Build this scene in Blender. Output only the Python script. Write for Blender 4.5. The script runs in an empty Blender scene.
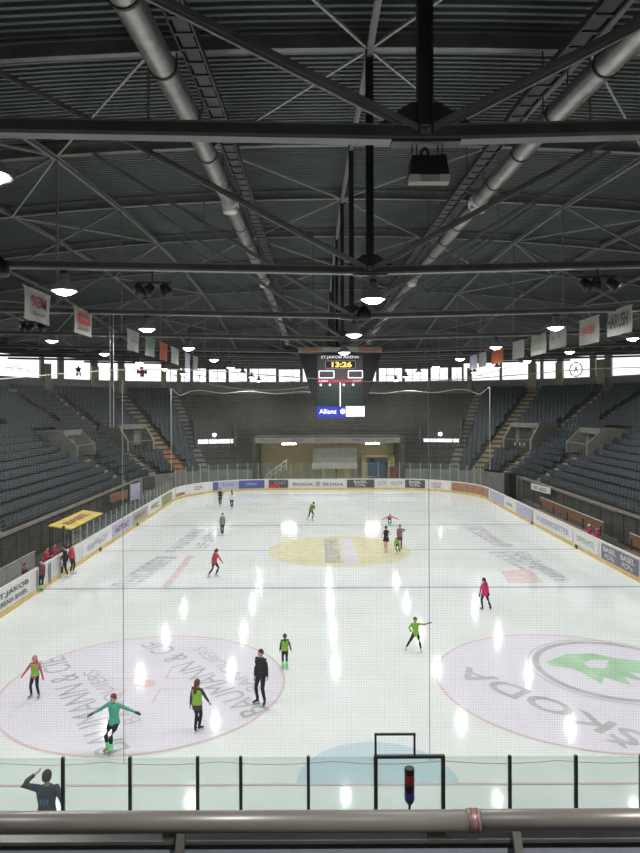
import bpy, bmesh, math, random
from mathutils import Vector, Matrix, Euler
random.seed(7)
R = math.radians
C = bpy.context.scene.collection
SC = bpy.context.scene
# ---------------------------------------------------------------- camera, world, exposure
F, VX, HY, H, CX = 664.0, 315.0, 406.5, 9.0, -1.47      # focal length and vanishing point in pixels, eye height, camera x
cam = bpy.data.cameras.new('camera'); cam_ob = bpy.data.objects.new('camera', cam); C.objects.link(cam_ob)
cam.sensor_fit = 'VERTICAL'; cam.sensor_height = 36.0; cam.lens = F / 853 * 36
cam.shift_x = (320 - VX) / 853; cam.shift_y = -(426.5 - HY) / 853
cam.clip_start = 0.1; cam.clip_end = 400
cam_ob.matrix_world = Matrix.Translation((CX, 0, H)) @ Euler((R(90), 0, 0)).to_matrix().to_4x4() @ Matrix.Rotation(R(-0.22), 4, 'Z')
SC.camera = cam_ob
w = bpy.data.worlds.new('world'); SC.world = w; w.use_nodes = True
w.node_tree.nodes['Background'].inputs[0].default_value = (0.75, 0.85, 1.0, 1)
w.node_tree.nodes['Background'].inputs[1].default_value = 0.6
SC.view_settings.view_transform = 'Standard'; SC.view_settings.look = 'None'
SC.view_settings.exposure = 0.0; SC.view_settings.gamma = 1.0; SC.view_settings.use_curve_mapping = False
LAMP = 1220.0         # radiance of the bulb in a lamp
WIN = 1.35             # radiance of the daylit glazing
SC.cycles.sample_clamp_indirect = 4.0
SC.cycles.sample_clamp_direct = 0.0
SC.cycles.max_bounces = 8; SC.cycles.transparent_max_bounces = 24

def P(px, py, z=0.0):
    d = F * (H - z) / (py - HY)
    return Vector((CX + (px - VX) * d / F, d, z))
def PX(x, y): return VX + F * (x - CX) / y
def PD(px, py, d): return Vector((CX + (px - VX) * d / F, d, H - (py - HY) * d / F))

# ---------------------------------------------------------------- materials
def mat(name, col, rough=0.6, metal=0.0, var=0.12, scale=4.0, bump=0.0, emis=None, estr=0.0, spec=0.5, trans=None, stretch=None):
    m = bpy.data.materials.new(name); m.use_nodes = True
    nt = m.node_tree; b = nt.nodes['Principled BSDF']
    b.inputs['Roughness'].default_value = rough; b.inputs['Metallic'].default_value = metal
    b.inputs['Specular IOR Level'].default_value = spec
    tc = nt.nodes.new('ShaderNodeTexCoord'); mp = nt.nodes.new('ShaderNodeMapping')
    if stretch: mp.inputs['Scale'].default_value = stretch
    nz = nt.nodes.new('ShaderNodeTexNoise'); nz.inputs['Scale'].default_value = scale; nz.inputs['Detail'].default_value = 4
    rp = nt.nodes.new('ShaderNodeValToRGB')
    c = Vector(col)
    lo = c * (1 - var); hi = c * (1 + var)
    rp.color_ramp.elements[0].color = (*lo, 1); rp.color_ramp.elements[0].position = 0.3
    rp.color_ramp.elements[1].color = (min(1, hi[0]), min(1, hi[1]), min(1, hi[2]), 1); rp.color_ramp.elements[1].position = 0.7
    nt.links.new(tc.outputs['Object'], mp.inputs[0]); nt.links.new(mp.outputs[0], nz.inputs['Vector'])
    nt.links.new(nz.outputs['Fac'], rp.inputs[0]); nt.links.new(rp.outputs[0], b.inputs['Base Color'])
    if bump:
        bp = nt.nodes.new('ShaderNodeBump'); bp.inputs['Strength'].default_value = bump; bp.inputs['Distance'].default_value = 0.02
        nt.links.new(nz.outputs['Fac'], bp.inputs['Height']); nt.links.new(bp.outputs[0], b.inputs['Normal'])
    if emis:
        b.inputs['Emission Color'].default_value = (*emis, 1); b.inputs['Emission Strength'].default_value = estr
    return m
def glassy(name, tint, fac, tr=None):
    m = bpy.data.materials.new(name); m.use_nodes = True; nt = m.node_tree; nt.nodes.clear()
    o = nt.nodes.new('ShaderNodeOutputMaterial'); mx = nt.nodes.new('ShaderNodeMixShader')
    t = nt.nodes.new('ShaderNodeBsdfTransparent'); t.inputs[0].default_value = (*tint, 1)
    g = nt.nodes.new('ShaderNodeBsdfGlossy'); g.inputs['Roughness'].default_value = 0.05
    d = nt.nodes.new('ShaderNodeBsdfDiffuse'); d.inputs[0].default_value = (0.55, 0.65, 0.6, 1)
    m2 = nt.nodes.new('ShaderNodeMixShader'); m2.inputs[0].default_value = fac * 1.6
    nz = nt.nodes.new('ShaderNodeTexNoise'); nz.inputs['Scale'].default_value = 3
    mr = nt.nodes.new('ShaderNodeMath'); mr.operation = 'MULTIPLY'; mr.inputs[1].default_value = fac * 2
    nt.links.new(nz.outputs['Fac'], mr.inputs[0])
    nt.links.new(mr.outputs[0], mx.inputs[0]); nt.links.new(t.outputs[0], mx.inputs[1]); nt.links.new(g.outputs[0], mx.inputs[2])
    nt.links.new(mx.outputs[0], m2.inputs[1]); nt.links.new(d.outputs[0], m2.inputs[2]); nt.links.new(m2.outputs[0], o.inputs[0])
    return m
def ice_mat(name, col, rough=0.085, var=0.035, scale=0.5, bump=0.008):
    m = mat(name, col, rough, 0, var, scale, 0, spec=0.09)
    nt = m.node_tree; b = nt.nodes['Principled BSDF']
    tc = nt.nodes.new('ShaderNodeTexCoord'); mp = nt.nodes.new('ShaderNodeMapping'); mp.inputs['Scale'].default_value = (1, 0.25, 1)
    n = nt.nodes.new('ShaderNodeTexNoise'); n.inputs['Scale'].default_value = 2.2; n.inputs['Detail'].default_value = 6
    mr = nt.nodes.new('ShaderNodeMapRange'); mr.inputs['To Min'].default_value = rough - 0.02; mr.inputs['To Max'].default_value = rough + 0.03
    nt.links.new(tc.outputs['Object'], mp.inputs[0]); nt.links.new(mp.outputs[0], n.inputs['Vector'])
    nt.links.new(n.outputs['Fac'], mr.inputs[0]); nt.links.new(mr.outputs[0], b.inputs['Roughness'])
    n2 = nt.nodes.new('ShaderNodeTexNoise'); n2.inputs['Scale'].default_value = 9; n2.inputs['Detail'].default_value = 5
    bp = nt.nodes.new('ShaderNodeBump'); bp.inputs['Strength'].default_value = bump; bp.inputs['Distance'].default_value = 0.01
    nt.links.new(tc.outputs['Object'], n2.inputs['Vector']); nt.links.new(n2.outputs['Fac'], bp.inputs['Height'])
    nt.links.new(bp.outputs[0], b.inputs['Normal'])
    b.inputs['IOR'].default_value = 1.31
    return m
M = {}
M['ice'] = ice_mat('ice', (0.70, 0.74, 0.725))
M['ice_circle'] = ice_mat('ice_circle', (0.69, 0.68, 0.74))
M['ice_yellow'] = ice_mat('ice_yellow', (0.70, 0.67, 0.46), var=0.08, scale=1.5)
M['ice_blue'] = ice_mat('ice_blue', (0.50, 0.62, 0.68))
M['ice_line'] = ice_mat('ice_line', (0.40, 0.46, 0.50))
M['ice_redline'] = ice_mat('ice_redline', (0.52, 0.50, 0.52))
M['ice_pink'] = ice_mat('ice_pink', (0.66, 0.52, 0.53))
M['ice_red'] = ice_mat('ice_red', (0.67, 0.56, 0.56), var=0.15, scale=2)
M['ice_grey'] = ice_mat('ice_grey', (0.46, 0.475, 0.48), var=0.12, scale=1.2)
M['ice_grey2'] = ice_mat('ice_grey2', (0.50, 0.53, 0.56), var=0.12, scale=1.2)
M['ice_green'] = ice_mat('ice_green', (0.40, 0.60, 0.42), var=0.12, scale=1.2)
M['deck'] = mat('roof_deck', (0.155, 0.175, 0.168), 0.6, 0.0, 0.12, 0.7)
M['steel'] = mat('painted_steel', (0.26, 0.265, 0.255), 0.45, 0.0, 0.15, 2.0)
M['steel_dark'] = mat('dark_steel', (0.045, 0.048, 0.048), 0.5, 0.0, 0.2, 2.0)
M['steel_shaded'] = mat('shaded_steel', (0.09, 0.092, 0.09), 0.5, 0.0, 0.2, 2.0)  # painted steel darkened: shade of the unlit chord web put into the colour
M['steel_light'] = mat('light_steel', (0.42, 0.42, 0.40), 0.45, 0.0, 0.12, 2.0)
M['duct'] = mat('galvanised_duct', (0.40, 0.40, 0.385), 0.34, 0.85, 0.18, 3.0, 0.05)
M['duct_collar_lit'] = mat('duct_collar_lit', (0.92, 0.92, 0.90), 0.5, 0.1)  # near-white base carries the lamp light falling on the collars
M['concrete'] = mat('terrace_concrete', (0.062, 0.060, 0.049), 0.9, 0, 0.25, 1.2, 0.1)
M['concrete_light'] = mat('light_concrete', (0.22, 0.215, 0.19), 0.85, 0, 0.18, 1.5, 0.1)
M['concrete_dark'] = mat('dark_concrete', (0.07, 0.072, 0.065), 0.9, 0, 0.2, 1.5)
M['yellow_wall'] = mat('ochre_wall', (0.50, 0.44, 0.27), 0.8, 0, 0.1, 1.5)
M['pier'] = mat('pier_render', (0.42, 0.37, 0.27), 0.8, 0, 0.15, 1.5)
M['curtain'] = mat('pale_panel', (0.46, 0.44, 0.38), 0.8, 0, 0.1, 1.5)
M['tan'] = mat('tan_steps', (0.27, 0.23, 0.155), 0.85, 0, 0.2, 2)
M['orange'] = mat('orange_steps', (0.42, 0.16, 0.09), 0.8, 0, 0.2, 2)
M['seat'] = mat('seat_plastic', (0.024, 0.040, 0.050), 0.42, 0, 0.15, 3)
M['wall_dark'] = mat('dark_wall', (0.06, 0.062, 0.06), 0.8, 0, 0.15, 1)
M['wall'] = mat('grey_wall', (0.30, 0.30, 0.275), 0.85, 0, 0.15, 0.8)
M['board'] = mat('board_plastic', (0.66, 0.66, 0.66), 0.35, 0, 0.05, 2)
M['kick'] = mat('yellow_kickplate', (0.68, 0.50, 0.16), 0.5, 0, 0.15, 2)
M['kick_pale'] = mat('pale_kickplate', (0.68, 0.60, 0.30), 0.5, 0, 0.15, 2)
M['glass'] = glassy('clear_screen', (0.93, 0.97, 0.95), 0.045)
M['glass_side'] = glassy('side_screen', (0.93, 0.96, 0.955), 0.02)
M['net'] = mat('net_cord', (0.24, 0.25, 0.245), 0.8, 0, 0.1, 5)
M['net_far'] = mat('far_net_cord', (0.16, 0.19, 0.175), 0.8, 0, 0.1, 5)
M['rope'] = mat('pale_rope', (0.50, 0.50, 0.46), 0.8, 0, 0.1, 5)
M['rail'] = mat('handrail_steel', (0.155, 0.14, 0.125), 0.38, 0.15, 0.1, 6)
M['rail_dark'] = mat('dark_handrail', (0.10, 0.095, 0.09), 0.4, 0.4, 0.2, 6)
M['panel'] = mat('slate_panel', (0.09, 0.10, 0.12), 0.7, 0, 0.1, 20, 0.05)
M['black'] = mat('black_plastic', (0.012, 0.012, 0.013), 0.5, 0, 0.2, 5)
M['charcoal'] = mat('charcoal_post', (0.05, 0.05, 0.052), 0.45, 0.3, 0.2, 5)
M['white'] = mat('white_paint', (0.72, 0.72, 0.70), 0.5, 0, 0.05, 3)
M['offwhite'] = mat('offwhite_cloth', (0.38, 0.38, 0.35), 0.85, 0, 0.08, 3)
M['red'] = mat('red_paint', (0.52, 0.05, 0.05), 0.5, 0, 0.1, 3)
M['darkred'] = mat('dark_red', (0.25, 0.03, 0.05), 0.5, 0, 0.1, 3)
M['blue'] = mat('blue_paint', (0.09, 0.11, 0.36), 0.5, 0, 0.1, 3)
M['deepblue'] = mat('deep_blue', (0.03, 0.04, 0.42), 0.4, 0, 0.05, 3)
M['doorblue'] = mat('door_blue', (0.06, 0.13, 0.27), 0.5, 0, 0.1, 3)
M['lilac'] = mat('lilac', (0.45, 0.45, 0.60), 0.5, 0, 0.1, 3)
M['greygreen'] = mat('grey_green', (0.35, 0.42, 0.32), 0.5, 0, 0.1, 3)
M['green'] = mat('leaf_green', (0.15, 0.35, 0.14), 0.5, 0, 0.1, 3)
M['plum'] = mat('plum_grey', (0.10, 0.085, 0.10), 0.5, 0, 0.1, 3)
M['slate'] = mat('slate_purple', (0.17, 0.16, 0.22), 0.5, 0, 0.1, 3)
M['brick'] = mat('brick_orange', (0.36, 0.19, 0.11), 0.5, 0, 0.2, 2)
M['olive'] = mat('olive', (0.26, 0.27, 0.12), 0.5, 0, 0.2, 2)
M['wood'] = mat('bench_wood', (0.22, 0.12, 0.065), 0.5, 0, 0.25, 3, stretch=(1, 0.1, 6))
M['yellow'] = mat('sign_yellow', (0.70, 0.55, 0.10), 0.5, 0, 0.15, 1.5)
M['orangeflag'] = mat('orange_cloth', (0.42, 0.09, 0.03), 0.8, 0, 0.1, 3)
M['teal_cloth'] = mat('teal_green_cloth', (0.20, 0.27, 0.24), 0.8, 0, 0.1, 3)
M['cream'] = mat('cream_door', (0.72, 0.62, 0.34), 0.5, 0, 0.1, 3)
M['greytext'] = mat('grey_lettering', (0.10, 0.10, 0.12), 0.6, 0, 0.1, 3)
M['screen'] = mat('scoreboard_screen', (0.015, 0.035, 0.025), 0.35, 0, 0.3, 6)
M['lens'] = mat('lamp_lens', (1, 1, 1), 0.5, 0, 0.0, 1, emis=(1.0, 0.99, 0.97), estr=LAMP)
M['lens_rim'] = mat('lamp_reflector', (1, 1, 1), 0.5, 0, 0.0, 1, emis=(1.0, 0.99, 0.97), estr=22)
M['tube'] = mat('fluorescent_tube', (1, 1, 1), 0.5, 0, 0.0, 1, emis=(1.0, 0.93, 0.68), estr=45)
M['spot'] = mat('small_lamp', (1, 1, 1), 0.5, 0, 0.0, 1, emis=(1.0, 0.98, 0.92), estr=12)
M['window'] = mat('daylit_glazing', (0.8, 0.8, 0.8), 0.4, 0, 0.0, 1, emis=(0.93, 0.97, 1.0), estr=WIN)
M['slit'] = mat('lit_opening', (0.8, 0.8, 0.8), 0.4, 0, 0.0, 1, emis=(0.93, 0.97, 1.0), estr=1.6)
M['led_yellow'] = mat('led_yellow', (0.8, 0.6, 0.1), 0.5, 0, 0, 1, emis=(1.0, 0.72, 0.12), estr=1.4)
M['led_white'] = mat('led_white', (0.8, 0.8, 0.8), 0.5, 0, 0, 1, emis=(0.9, 0.9, 0.95), estr=0.9)
M['led_red'] = mat('led_red', (0.5, 0.02, 0.08), 0.5, 0, 0, 1, emis=(0.7, 0.02, 0.12), estr=0.5)
M['sign_blue'] = mat('backlit_blue', (0.03, 0.04, 0.5), 0.5, 0, 0, 1, emis=(0.03, 0.04, 0.45), estr=0.08)
M['beacon_red'] = mat('beacon_red', (0.22, 0.02, 0.03), 0.25, 0, 0.1, 5)
M['beacon_blue'] = mat('beacon_blue', (0.04, 0.03, 0.22), 0.25, 0, 0.1, 5)

# ---------------------------------------------------------------- mesh builder
class MB:
    def __init__(s): s.v = []; s.f = []; s.m = []; s.mi = 0
    def add(s, vs, fs):
        o = len(s.v); s.v += [tuple(v) for v in vs]; s.f += [tuple(i + o for i in f) for f in fs]; s.m += [s.mi] * len(fs); return s
    def box(s, c, d, rz=0.0, rx=0.0):
        q = Euler((rx, 0, rz)).to_matrix(); c = Vector(c); x, y, z = d[0] / 2, d[1] / 2, d[2] / 2
        vs = [c + q @ Vector(p) for p in ((-x, -y, -z), (x, -y, -z), (x, y, -z), (-x, y, -z), (-x, -y, z), (x, -y, z), (x, y, z), (-x, y, z))]
        return s.add(vs, [(0, 3, 2, 1), (4, 5, 6, 7), (0, 1, 5, 4), (1, 2, 6, 5), (2, 3, 7, 6), (3, 0, 4, 7)])
    def frame(s, p0, p1, up=(0, 0, 1)):
        d = (Vector(p1) - Vector(p0)).normalized(); u = Vector(up)
        if abs(d.dot(u)) > 0.98: u = Vector((0, 1, 0))
        a = d.cross(u).normalized(); return a, a.cross(d).normalized()
    def bar(s, p0, p1, wd, ht, up=(0, 0, 1), off=(0, 0)):
        a, b = s.frame(p0, p1, up); vs = []
        for p in (Vector(p0), Vector(p1)):
            for sx, sy in ((-1, -1), (1, -1), (1, 1), (-1, 1)): vs.append(p + a * (sx * wd / 2 + off[0]) + b * (sy * ht / 2 + off[1]))
        return s.add(vs, [(3, 2, 1, 0), (4, 5, 6, 7), (0, 1, 5, 4), (1, 2, 6, 5), (2, 3, 7, 6), (3, 0, 4, 7)])
    def ibeam(s, p0, p1, wd, ht, t=0.03, up=(0, 0, 1)):
        s.bar(p0, p1, wd * 0.18, ht, up); s.bar(p0, p1, wd, t, up, (0, ht / 2 - t / 2)); s.bar(p0, p1, wd, t, up, (0, -ht / 2 + t / 2)); return s
    def tube(s, p0, p1, r0, r1=None, n=10, cap=True):
        r1 = r0 if r1 is None else r1; a, b = s.frame(p0, p1); vs = []
        for p, r in ((Vector(p0), r0), (Vector(p1), r1)):
            for i in range(n): t = 2 * math.pi * i / n; vs.append(p + a * math.cos(t) * r + b * math.sin(t) * r)
        fs = [(i, (i + 1) % n, n + (i + 1) % n, n + i) for i in range(n)]
        if cap: fs += [tuple(range(n - 1, -1, -1)), tuple(range(n, 2 * n))]
        return s.add(vs, fs)
    def path(s, pts, r, n=6):
        for a, b in zip(pts, pts[1:]): s.tube(a, b, r, r, n)
        return s
    def lathe(s, prof, c=(0, 0, 0), n=16):
        c = Vector(c); vs = []; fs = []
        for r, z in prof:
            for i in range(n): t = 2 * math.pi * i / n; vs.append(c + Vector((r * math.cos(t), r * math.sin(t), z)))
        for k in range(len(prof) - 1):
            for i in range(n): fs.append((k * n + i, k * n + (i + 1) % n, (k + 1) * n + (i + 1) % n, (k + 1) * n + i))
        return s.add(vs, fs)
    def strip(s, pts, z0, z1, th=0.0, side=1.0):
        """vertical ribbon along pts; thickness th to the left (side 1) or right"""
        pts = [Vector((p[0], p[1], 0)) for p in pts]; n = len(pts); nr = []
        for i in range(n):
            d = (pts[min(n - 1, i + 1)] - pts[max(0, i - 1)]); nr.append(Vector((-d.y, d.x, 0)).normalized() * side)
        if th == 0:
            vs = []; fs = []
            for p in pts: vs += [p + Vector((0, 0, z0)), p + Vector((0, 0, z1))]
            for i in range(n - 1): fs.append((2 * i, 2 * i + 2, 2 * i + 3, 2 * i + 1))
            return s.add(vs, fs)
        vs = []; fs = []
        for p, q in zip(pts, nr):
            for o in (Vector((0, 0, 0)), q * th):
                vs += [p + o + Vector((0, 0, z0)), p + o + Vector((0, 0, z1))]
        for i in range(n - 1):
            a = 4 * i; b = a + 4
            fs += [(a, b, b + 1, a + 1), (a + 2, a + 3, b + 3, b + 2), (a + 1, b + 1, b + 3, a + 3), (a, a + 2, b + 2, b)]
        e = 4 * (n - 1); fs += [(0, 1, 3, 2), (e, e + 2, e + 3, e + 1)]
        return s.add(vs, fs)
    def poly(s, pts2, z, c=(0, 0)):
        vs = [(c[0] + x, c[1] + y, z) for x, y in pts2]; return s.add(vs, [tuple(range(len(vs)))])
    def mesh(s, name, mats, smooth=False):
        me = bpy.data.meshes.new(name); me.from_pydata(s.v, [], s.f)
        for m in (mats if isinstance(mats, (list, tuple)) else [mats]): me.materials.append(m)
        me.polygons.foreach_set('material_index', s.m)
        bm = bmesh.new(); bm.from_mesh(me); bmesh.ops.recalc_face_normals(bm, faces=bm.faces); bm.to_mesh(me); bm.free()
        if smooth: me.polygons.foreach_set('use_smooth', [True] * len(me.polygons))
        me.update(); return me
    def build(s, name, mats, parent=None, smooth=False, rc=True):
        me = s.mesh(name, mats, smooth); o = bpy.data.objects.new(name, me); C.objects.link(o)
        if parent is not None:
            o.parent = parent; o.matrix_parent_inverse = Matrix.Identity(4) if not parent.get('_w') else Matrix.Identity(4)
        return o
def tag(o, label=None, cat=None, group=None, kind=None):
    if label: o['label'] = label
    if cat: o['category'] = cat
    if group: o['group'] = group
    if kind: o['kind'] = kind
    return o
def struct(o): o['kind'] = 'structure'; return o
def empty(name, loc, label, cat, group=None, rz=0.0):
    o = bpy.data.objects.new(name, None); C.objects.link(o); o.location = loc; o.rotation_euler = (0, 0, rz); o.empty_display_size = 0.3
    return tag(o, label, cat, group)
def children(o): return [c for c in bpy.data.objects if c.parent is o]
# words too blurred to read in the place get unreadable strokes of the same size
BLURRED = {'CASINO', 'GLOBUS', 'MANOR', 'LIVIT', 'Sprite', 'Fresca', 'REDWING', 'eishalle', 'mobilcom', 'BKB', 'SCHWEIZ', 'Volksbank', 'Bank Coop', 'HOCKEY', 'VEREIN', 'EHC BASEL', 'C O',
           'SEKTOR B', 'SEKTOR C', 'TOTO', 'SONAL', 'ETRUS', 'BOX', '101', 'BASEL REGION', 'EISARENA BASEL', 'Coaching', 'ARENA'}
def lettering(txt, width, mtx, m, parent=None, name='lettering', height=None, bold=0.0, maxw=None):
    if txt not in BLURRED: return lettering_(txt, width, mtx, m, parent, name, height, bold)
    rnd = random.Random(txt); n = len(txt); st = width / n; h = height or st; b = MB(); x = -width / 2
    for ch in txt:
        if ch != ' ':
            w_ = st * .8; t = min(st, h) * .2
            b.add([mtx @ Vector(p) for p in ((x, -h / 2, 0), (x + t, -h / 2, 0), (x + t, h / 2, 0), (x, h / 2, 0))], [(0, 1, 2, 3)])
            for yy in rnd.sample((-h / 2, -t / 2, h / 2 - t), 2): b.add([mtx @ Vector(p) for p in ((x + t, yy, 0), (x + w_, yy, 0), (x + w_, yy + t, 0), (x + t, yy + t, 0))], [(0, 1, 2, 3)])
        x += st
    return b.build(name, m, parent)
def lettering_(txt, width, mtx, m, parent=None, name='lettering', height=None, bold=0.0, maxw=None):
    cu = bpy.data.curves.new('t', 'FONT'); cu.body = txt; cu.align_x = 'CENTER'; cu.align_y = 'CENTER'; cu.size = 1.0; cu.offset = bold
    cu.resolution_u = 3
    to = bpy.data.objects.new('t', cu); C.objects.link(to); bpy.context.view_layer.update()
    dg = bpy.context.evaluated_depsgraph_get(); me = bpy.data.meshes.new_from_object(to.evaluated_get(dg))
    bpy.data.objects.remove(to); bpy.data.curves.remove(cu)
    xs = [v.co.x for v in me.vertices]; ys = [v.co.y for v in me.vertices]
    sx = width / (max(xs) - min(xs)); sy = sx if height is None else height / (max(ys) - min(ys))
    cx, cy = (max(xs) + min(xs)) / 2, (max(ys) + min(ys)) / 2
    for v in me.vertices: v.co = mtx @ Vector(((v.co.x - cx) * sx, (v.co.y - cy) * sy, 0))
    me.materials.clear(); me.materials.append(m); me.name = name
    o = bpy.data.objects.new(name, me); C.objects.link(o); o.parent = parent
    return o
def mtx(o, xd, yd):
    x = Vector(xd).normalized(); y = Vector(yd).normalized(); z = x.cross(y)
    return Matrix(((x.x, y.x, z.x, o[0]), (x.y, y.y, z.y, o[1]), (x.z, y.z, z.z, o[2]), (0, 0, 0, 1)))
ORD = ['first', 'second', 'third', 'fourth', 'fifth', 'sixth', 'seventh', 'eighth', 'ninth', 'tenth', 'eleventh', 'twelfth', 'thirteenth', 'fourteenth', 'fifteenth', 'sixteenth', 'seventeenth', 'eighteenth', 'nineteenth', 'twentieth']

# ================================================================ SETTING
# --- floor and ice
YC = 41.6; NEAR = 11.6; FAR = 71.6; HW = 15.0; CR = 8.5
m = MB(); m.box((0, 42, -0.16), (76, 104, 0.2)); struct(m.build('floor', M['concrete_dark']))
def rrect(hw, y0, y1, r, n=14):
    pts = []
    for cx, cy, a0 in ((hw - r, y0 + r, -90), (hw - r, y1 - r, 0), (-hw + r, y1 - r, 90), (-hw + r, y0 + r, 180)):
        for i in range(n + 1): a = R(a0 + 90 * i / n); pts.append((cx + r * math.cos(a), cy + r * math.sin(a)))
    return pts
m = MB(); rp_ = rrect(HW, NEAR, FAR, CR); m.poly(rp_, 0.0)
ice = struct(m.build('floor_ice', M['ice']))
def flat(fn, z, mt, name='ice_marking'):
    mb = MB(); fn(mb, z); o = mb.build(name, mt, ice); return o
def disc(c, r, n=64, a0=0, a1=360): return [(c[0] + r * math.cos(R(a0 + (a1 - a0) * i / n)), c[1] + r * math.sin(R(a0 + (a1 - a0) * i / n))) for i in range(n + (a1 - a0 < 360))]
def ring(mb, z, c, r0, r1, n=72):
    vs = []; fs = []
    for i in range(n):
        a = 2 * math.pi * i / n
        vs += [(c[0] + r0 * math.cos(a), c[1] + r0 * math.sin(a), z), (c[0] + r1 * math.cos(a), c[1] + r1 * math.sin(a), z)]
    for i in range(n): j = (i + 1) % n; fs.append((2 * i, 2 * i + 1, 2 * j + 1, 2 * j))
    mb.add(vs, fs)
def rect(mb, z, x0, y0, x1, y1): mb.add([(x0, y0, z), (x1, y0, z), (x1, y1, z), (x0, y1, z)], [(0, 1, 2, 3)])
Z1, Z2, Z3 = 0.004, 0.008, 0.012
flat(lambda b, z: [rect(b, z, -HW + .03, YC + s * 8.67 - .13, HW - .03, YC + s * 8.67 + .13) for s in (-1, 1)], Z2, M['ice_line'], 'blue_line')
flat(lambda b, z: rect(b, z, -HW + .03, YC - .13, HW - .03, YC + .13), Z1 * .6, M['ice_redline'], 'centre_line')
flat(lambda b, z: [rect(b, z, -13.5, y - .04, 13.5, y + .04) for y in (NEAR + 4.2, FAR - 4)], Z3, M['ice_pink'], 'goal_line')
flat(lambda b, z: b.poly(disc((0, YC), 4.45), z), Z1, M['ice_yellow'], 'centre_circle')
LC, RC_ = (-7, 21.6), (7, 21.6)
for c in (LC, RC_): flat(lambda b, z: b.poly(disc(c, 4.45), z), Z1, M['ice_circle'], 'circle_fill')
flat(lambda b, z: [ring(b, z, c, 4.44, 4.53) for c in (LC, RC_, (-7, FAR - 10), (7, FAR - 10))], Z2, M['ice_pink'], 'circle_outline')
flat(lambda b, z: b.poly(disc((0, NEAR + 4.25), 1.95, 32, 0, 180), z), Z1, M['ice_blue'], 'goal_crease')
def faceoff(b, z):
    for cx, cy in (LC, (-7, FAR - 10), (7, FAR - 10)):
        b.poly(disc((cx, cy), .32, 20), z)
        for sx in (-1, 1):
            for sy in (-1, 1):
                rect(b, z, cx + sx * .55 - .03, cy + sy * .9 - .5, cx + sx * .55 + .03, cy + sy * .9 + .5)
                rect(b, z, cx + sx * 1.0 - .45, cy + sy * .42 - .03, cx + sx * 1.0 + .45, cy + sy * .42 + .03)
flat(faceoff, Z2, M['ice_pink'], 'faceoff_marks')
def itext(txt, a, b, h, mt, off=0.0, z=Z3, bold=0.0):
    """ice lettering running from ground point a to b"""
    A = Vector((*a, z)); B = Vector((*b, z)); x = (B - A).normalized(); y = Vector((-x.y, x.x, 0))
    return lettering(txt, (B - A).length, mtx((A + B) / 2 - y * off, x, y), mt, ice, height=h, bold=bold)
g = lambda px, py: P(px, py)[:2]
itext('BAUMANN & CIE', g(256, 714), g(150, 642), .9, M['ice_grey'])
itext('BANQUIERS', g(256, 690), g(198, 647), .6, M['ice_grey2'])
itext('BAUMANN & CIE', g(112, 752), g(50, 658), .9, M['ice_grey'])
itext('BANQUIERS', g(134, 722), g(90, 670), .6, M['ice_grey2'])
itext('ŠKODA', g(640, 745), g(455, 671), 1.15, M['ice_grey'], bold=.02)
EM = P(612, 670)[:2]
flat(lambda b, z: (ring(b, z, EM, 2.4, 2.62), ring(b, z, EM, 2.75, 2.79)), Z3, M['ice_grey'], 'emblem_ring')
def emblem(b, z, c, s, ang, vert=None):
    """winged arrow emblem: arrowhead, shaft and three feather strokes"""
    def T(p): x, y = p[0] * s, p[1] * s; return (c[0] + x * math.cos(ang) - y * math.sin(ang), c[1] + x * math.sin(ang) + y * math.cos(ang))
    polys = [[(-1.0, .08), (-.62, .5), (-.2, .62), (.1, .5), (.02, .38), (-.25, .34), (-.42, .16), (-.36, -.02), (-.62, -.1), (-.95, -.04)],
             [(.1, .5), (.5, .42), (.9, .1), (.72, .02), (.4, .14), (.02, .38)],
             [(-.36, -.02), (-.12, -.02), (.02, .38), (.4, .14), (.2, -.08), (-.05, -.12)],
             [(-.62, -.1), (-.36, -.02), (-.05, -.12), (.2, -.08), (.42, -.5), (.1, -.3), (.12, -.62), (-.2, -.36), (-.3, -.66), (-.45, -.34)],
             [(.2, -.08), (.4, .14), (.72, .02), (.95, -.3), (.6, -.2)]]
    for q in polys:
        vs = [(*T(p), z) if vert is None else vert(T(p)) for p in q]; b.add(vs, [tuple(range(len(vs)))])
flat(lambda b, z: emblem(b, z, EM, 2.15, R(-12)), Z3, M['ice_green'], 'emblem')
# illegible faded adverts lying between the blue lines
def pseudo(b, z, a, c, h, n, seed, gap=.25):
    rnd = random.Random(seed); A = Vector((*a, 0)); B = Vector((*c, 0)); x = (B - A).normalized(); y = Vector((-x.y, x.x, 0)); L = (B - A).length; st = L / n
    for i in range(n):
        o = A + x * (i * st); wd = st * (1 - gap)
        for (u0, v0, u1, v1) in rnd.sample([(0, 0, .25, 1), (.7, 0, 1, 1), (0, .78, 1, 1), (0, 0, 1, .2), (0, .4, 1, .6), (.35, 0, .6, 1)], 3):
            q = [o + x * (wd * u) + y * (h * v) for u, v in ((u0, v0), (u1, v0), (u1, v1), (u0, v1))]
            b.add([(p.x, p.y, z) for p in q], [(0, 1, 2, 3)])
            z += .0004
flat(lambda b, z: (pseudo(b, z, g(462, 528), g(498, 548), 1.1, 7, 1), pseudo(b, z, g(487, 553), g(522, 571), 1.6, 6, 2), pseudo(b, z, g(512, 552), g(556, 583), .8, 12, 3)), Z1, M['ice_grey2'], 'advert_lettering')
def quad(b, z, *pp): b.add([(*g(*p), z) for p in pp], [tuple(range(len(pp)))])
flat(lambda b, z: (quad(b, z, (476, 527), (482, 527), (508, 548), (501, 548)), quad(b, z, (500, 572), (530, 570), (543, 584), (508, 584))), Z1, M['ice_red'], 'advert_block')
flat(lambda b, z: (pseudo(b, z, g(134, 586), g(178, 556), 1.3, 9, 4), pseudo(b, z, g(178, 552), g(205, 528), .9, 7, 5), pseudo(b, z, g(205, 548), g(226, 528), .9, 7, 6)), Z1, M['ice_grey2'], 'advert_lettering')
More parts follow.
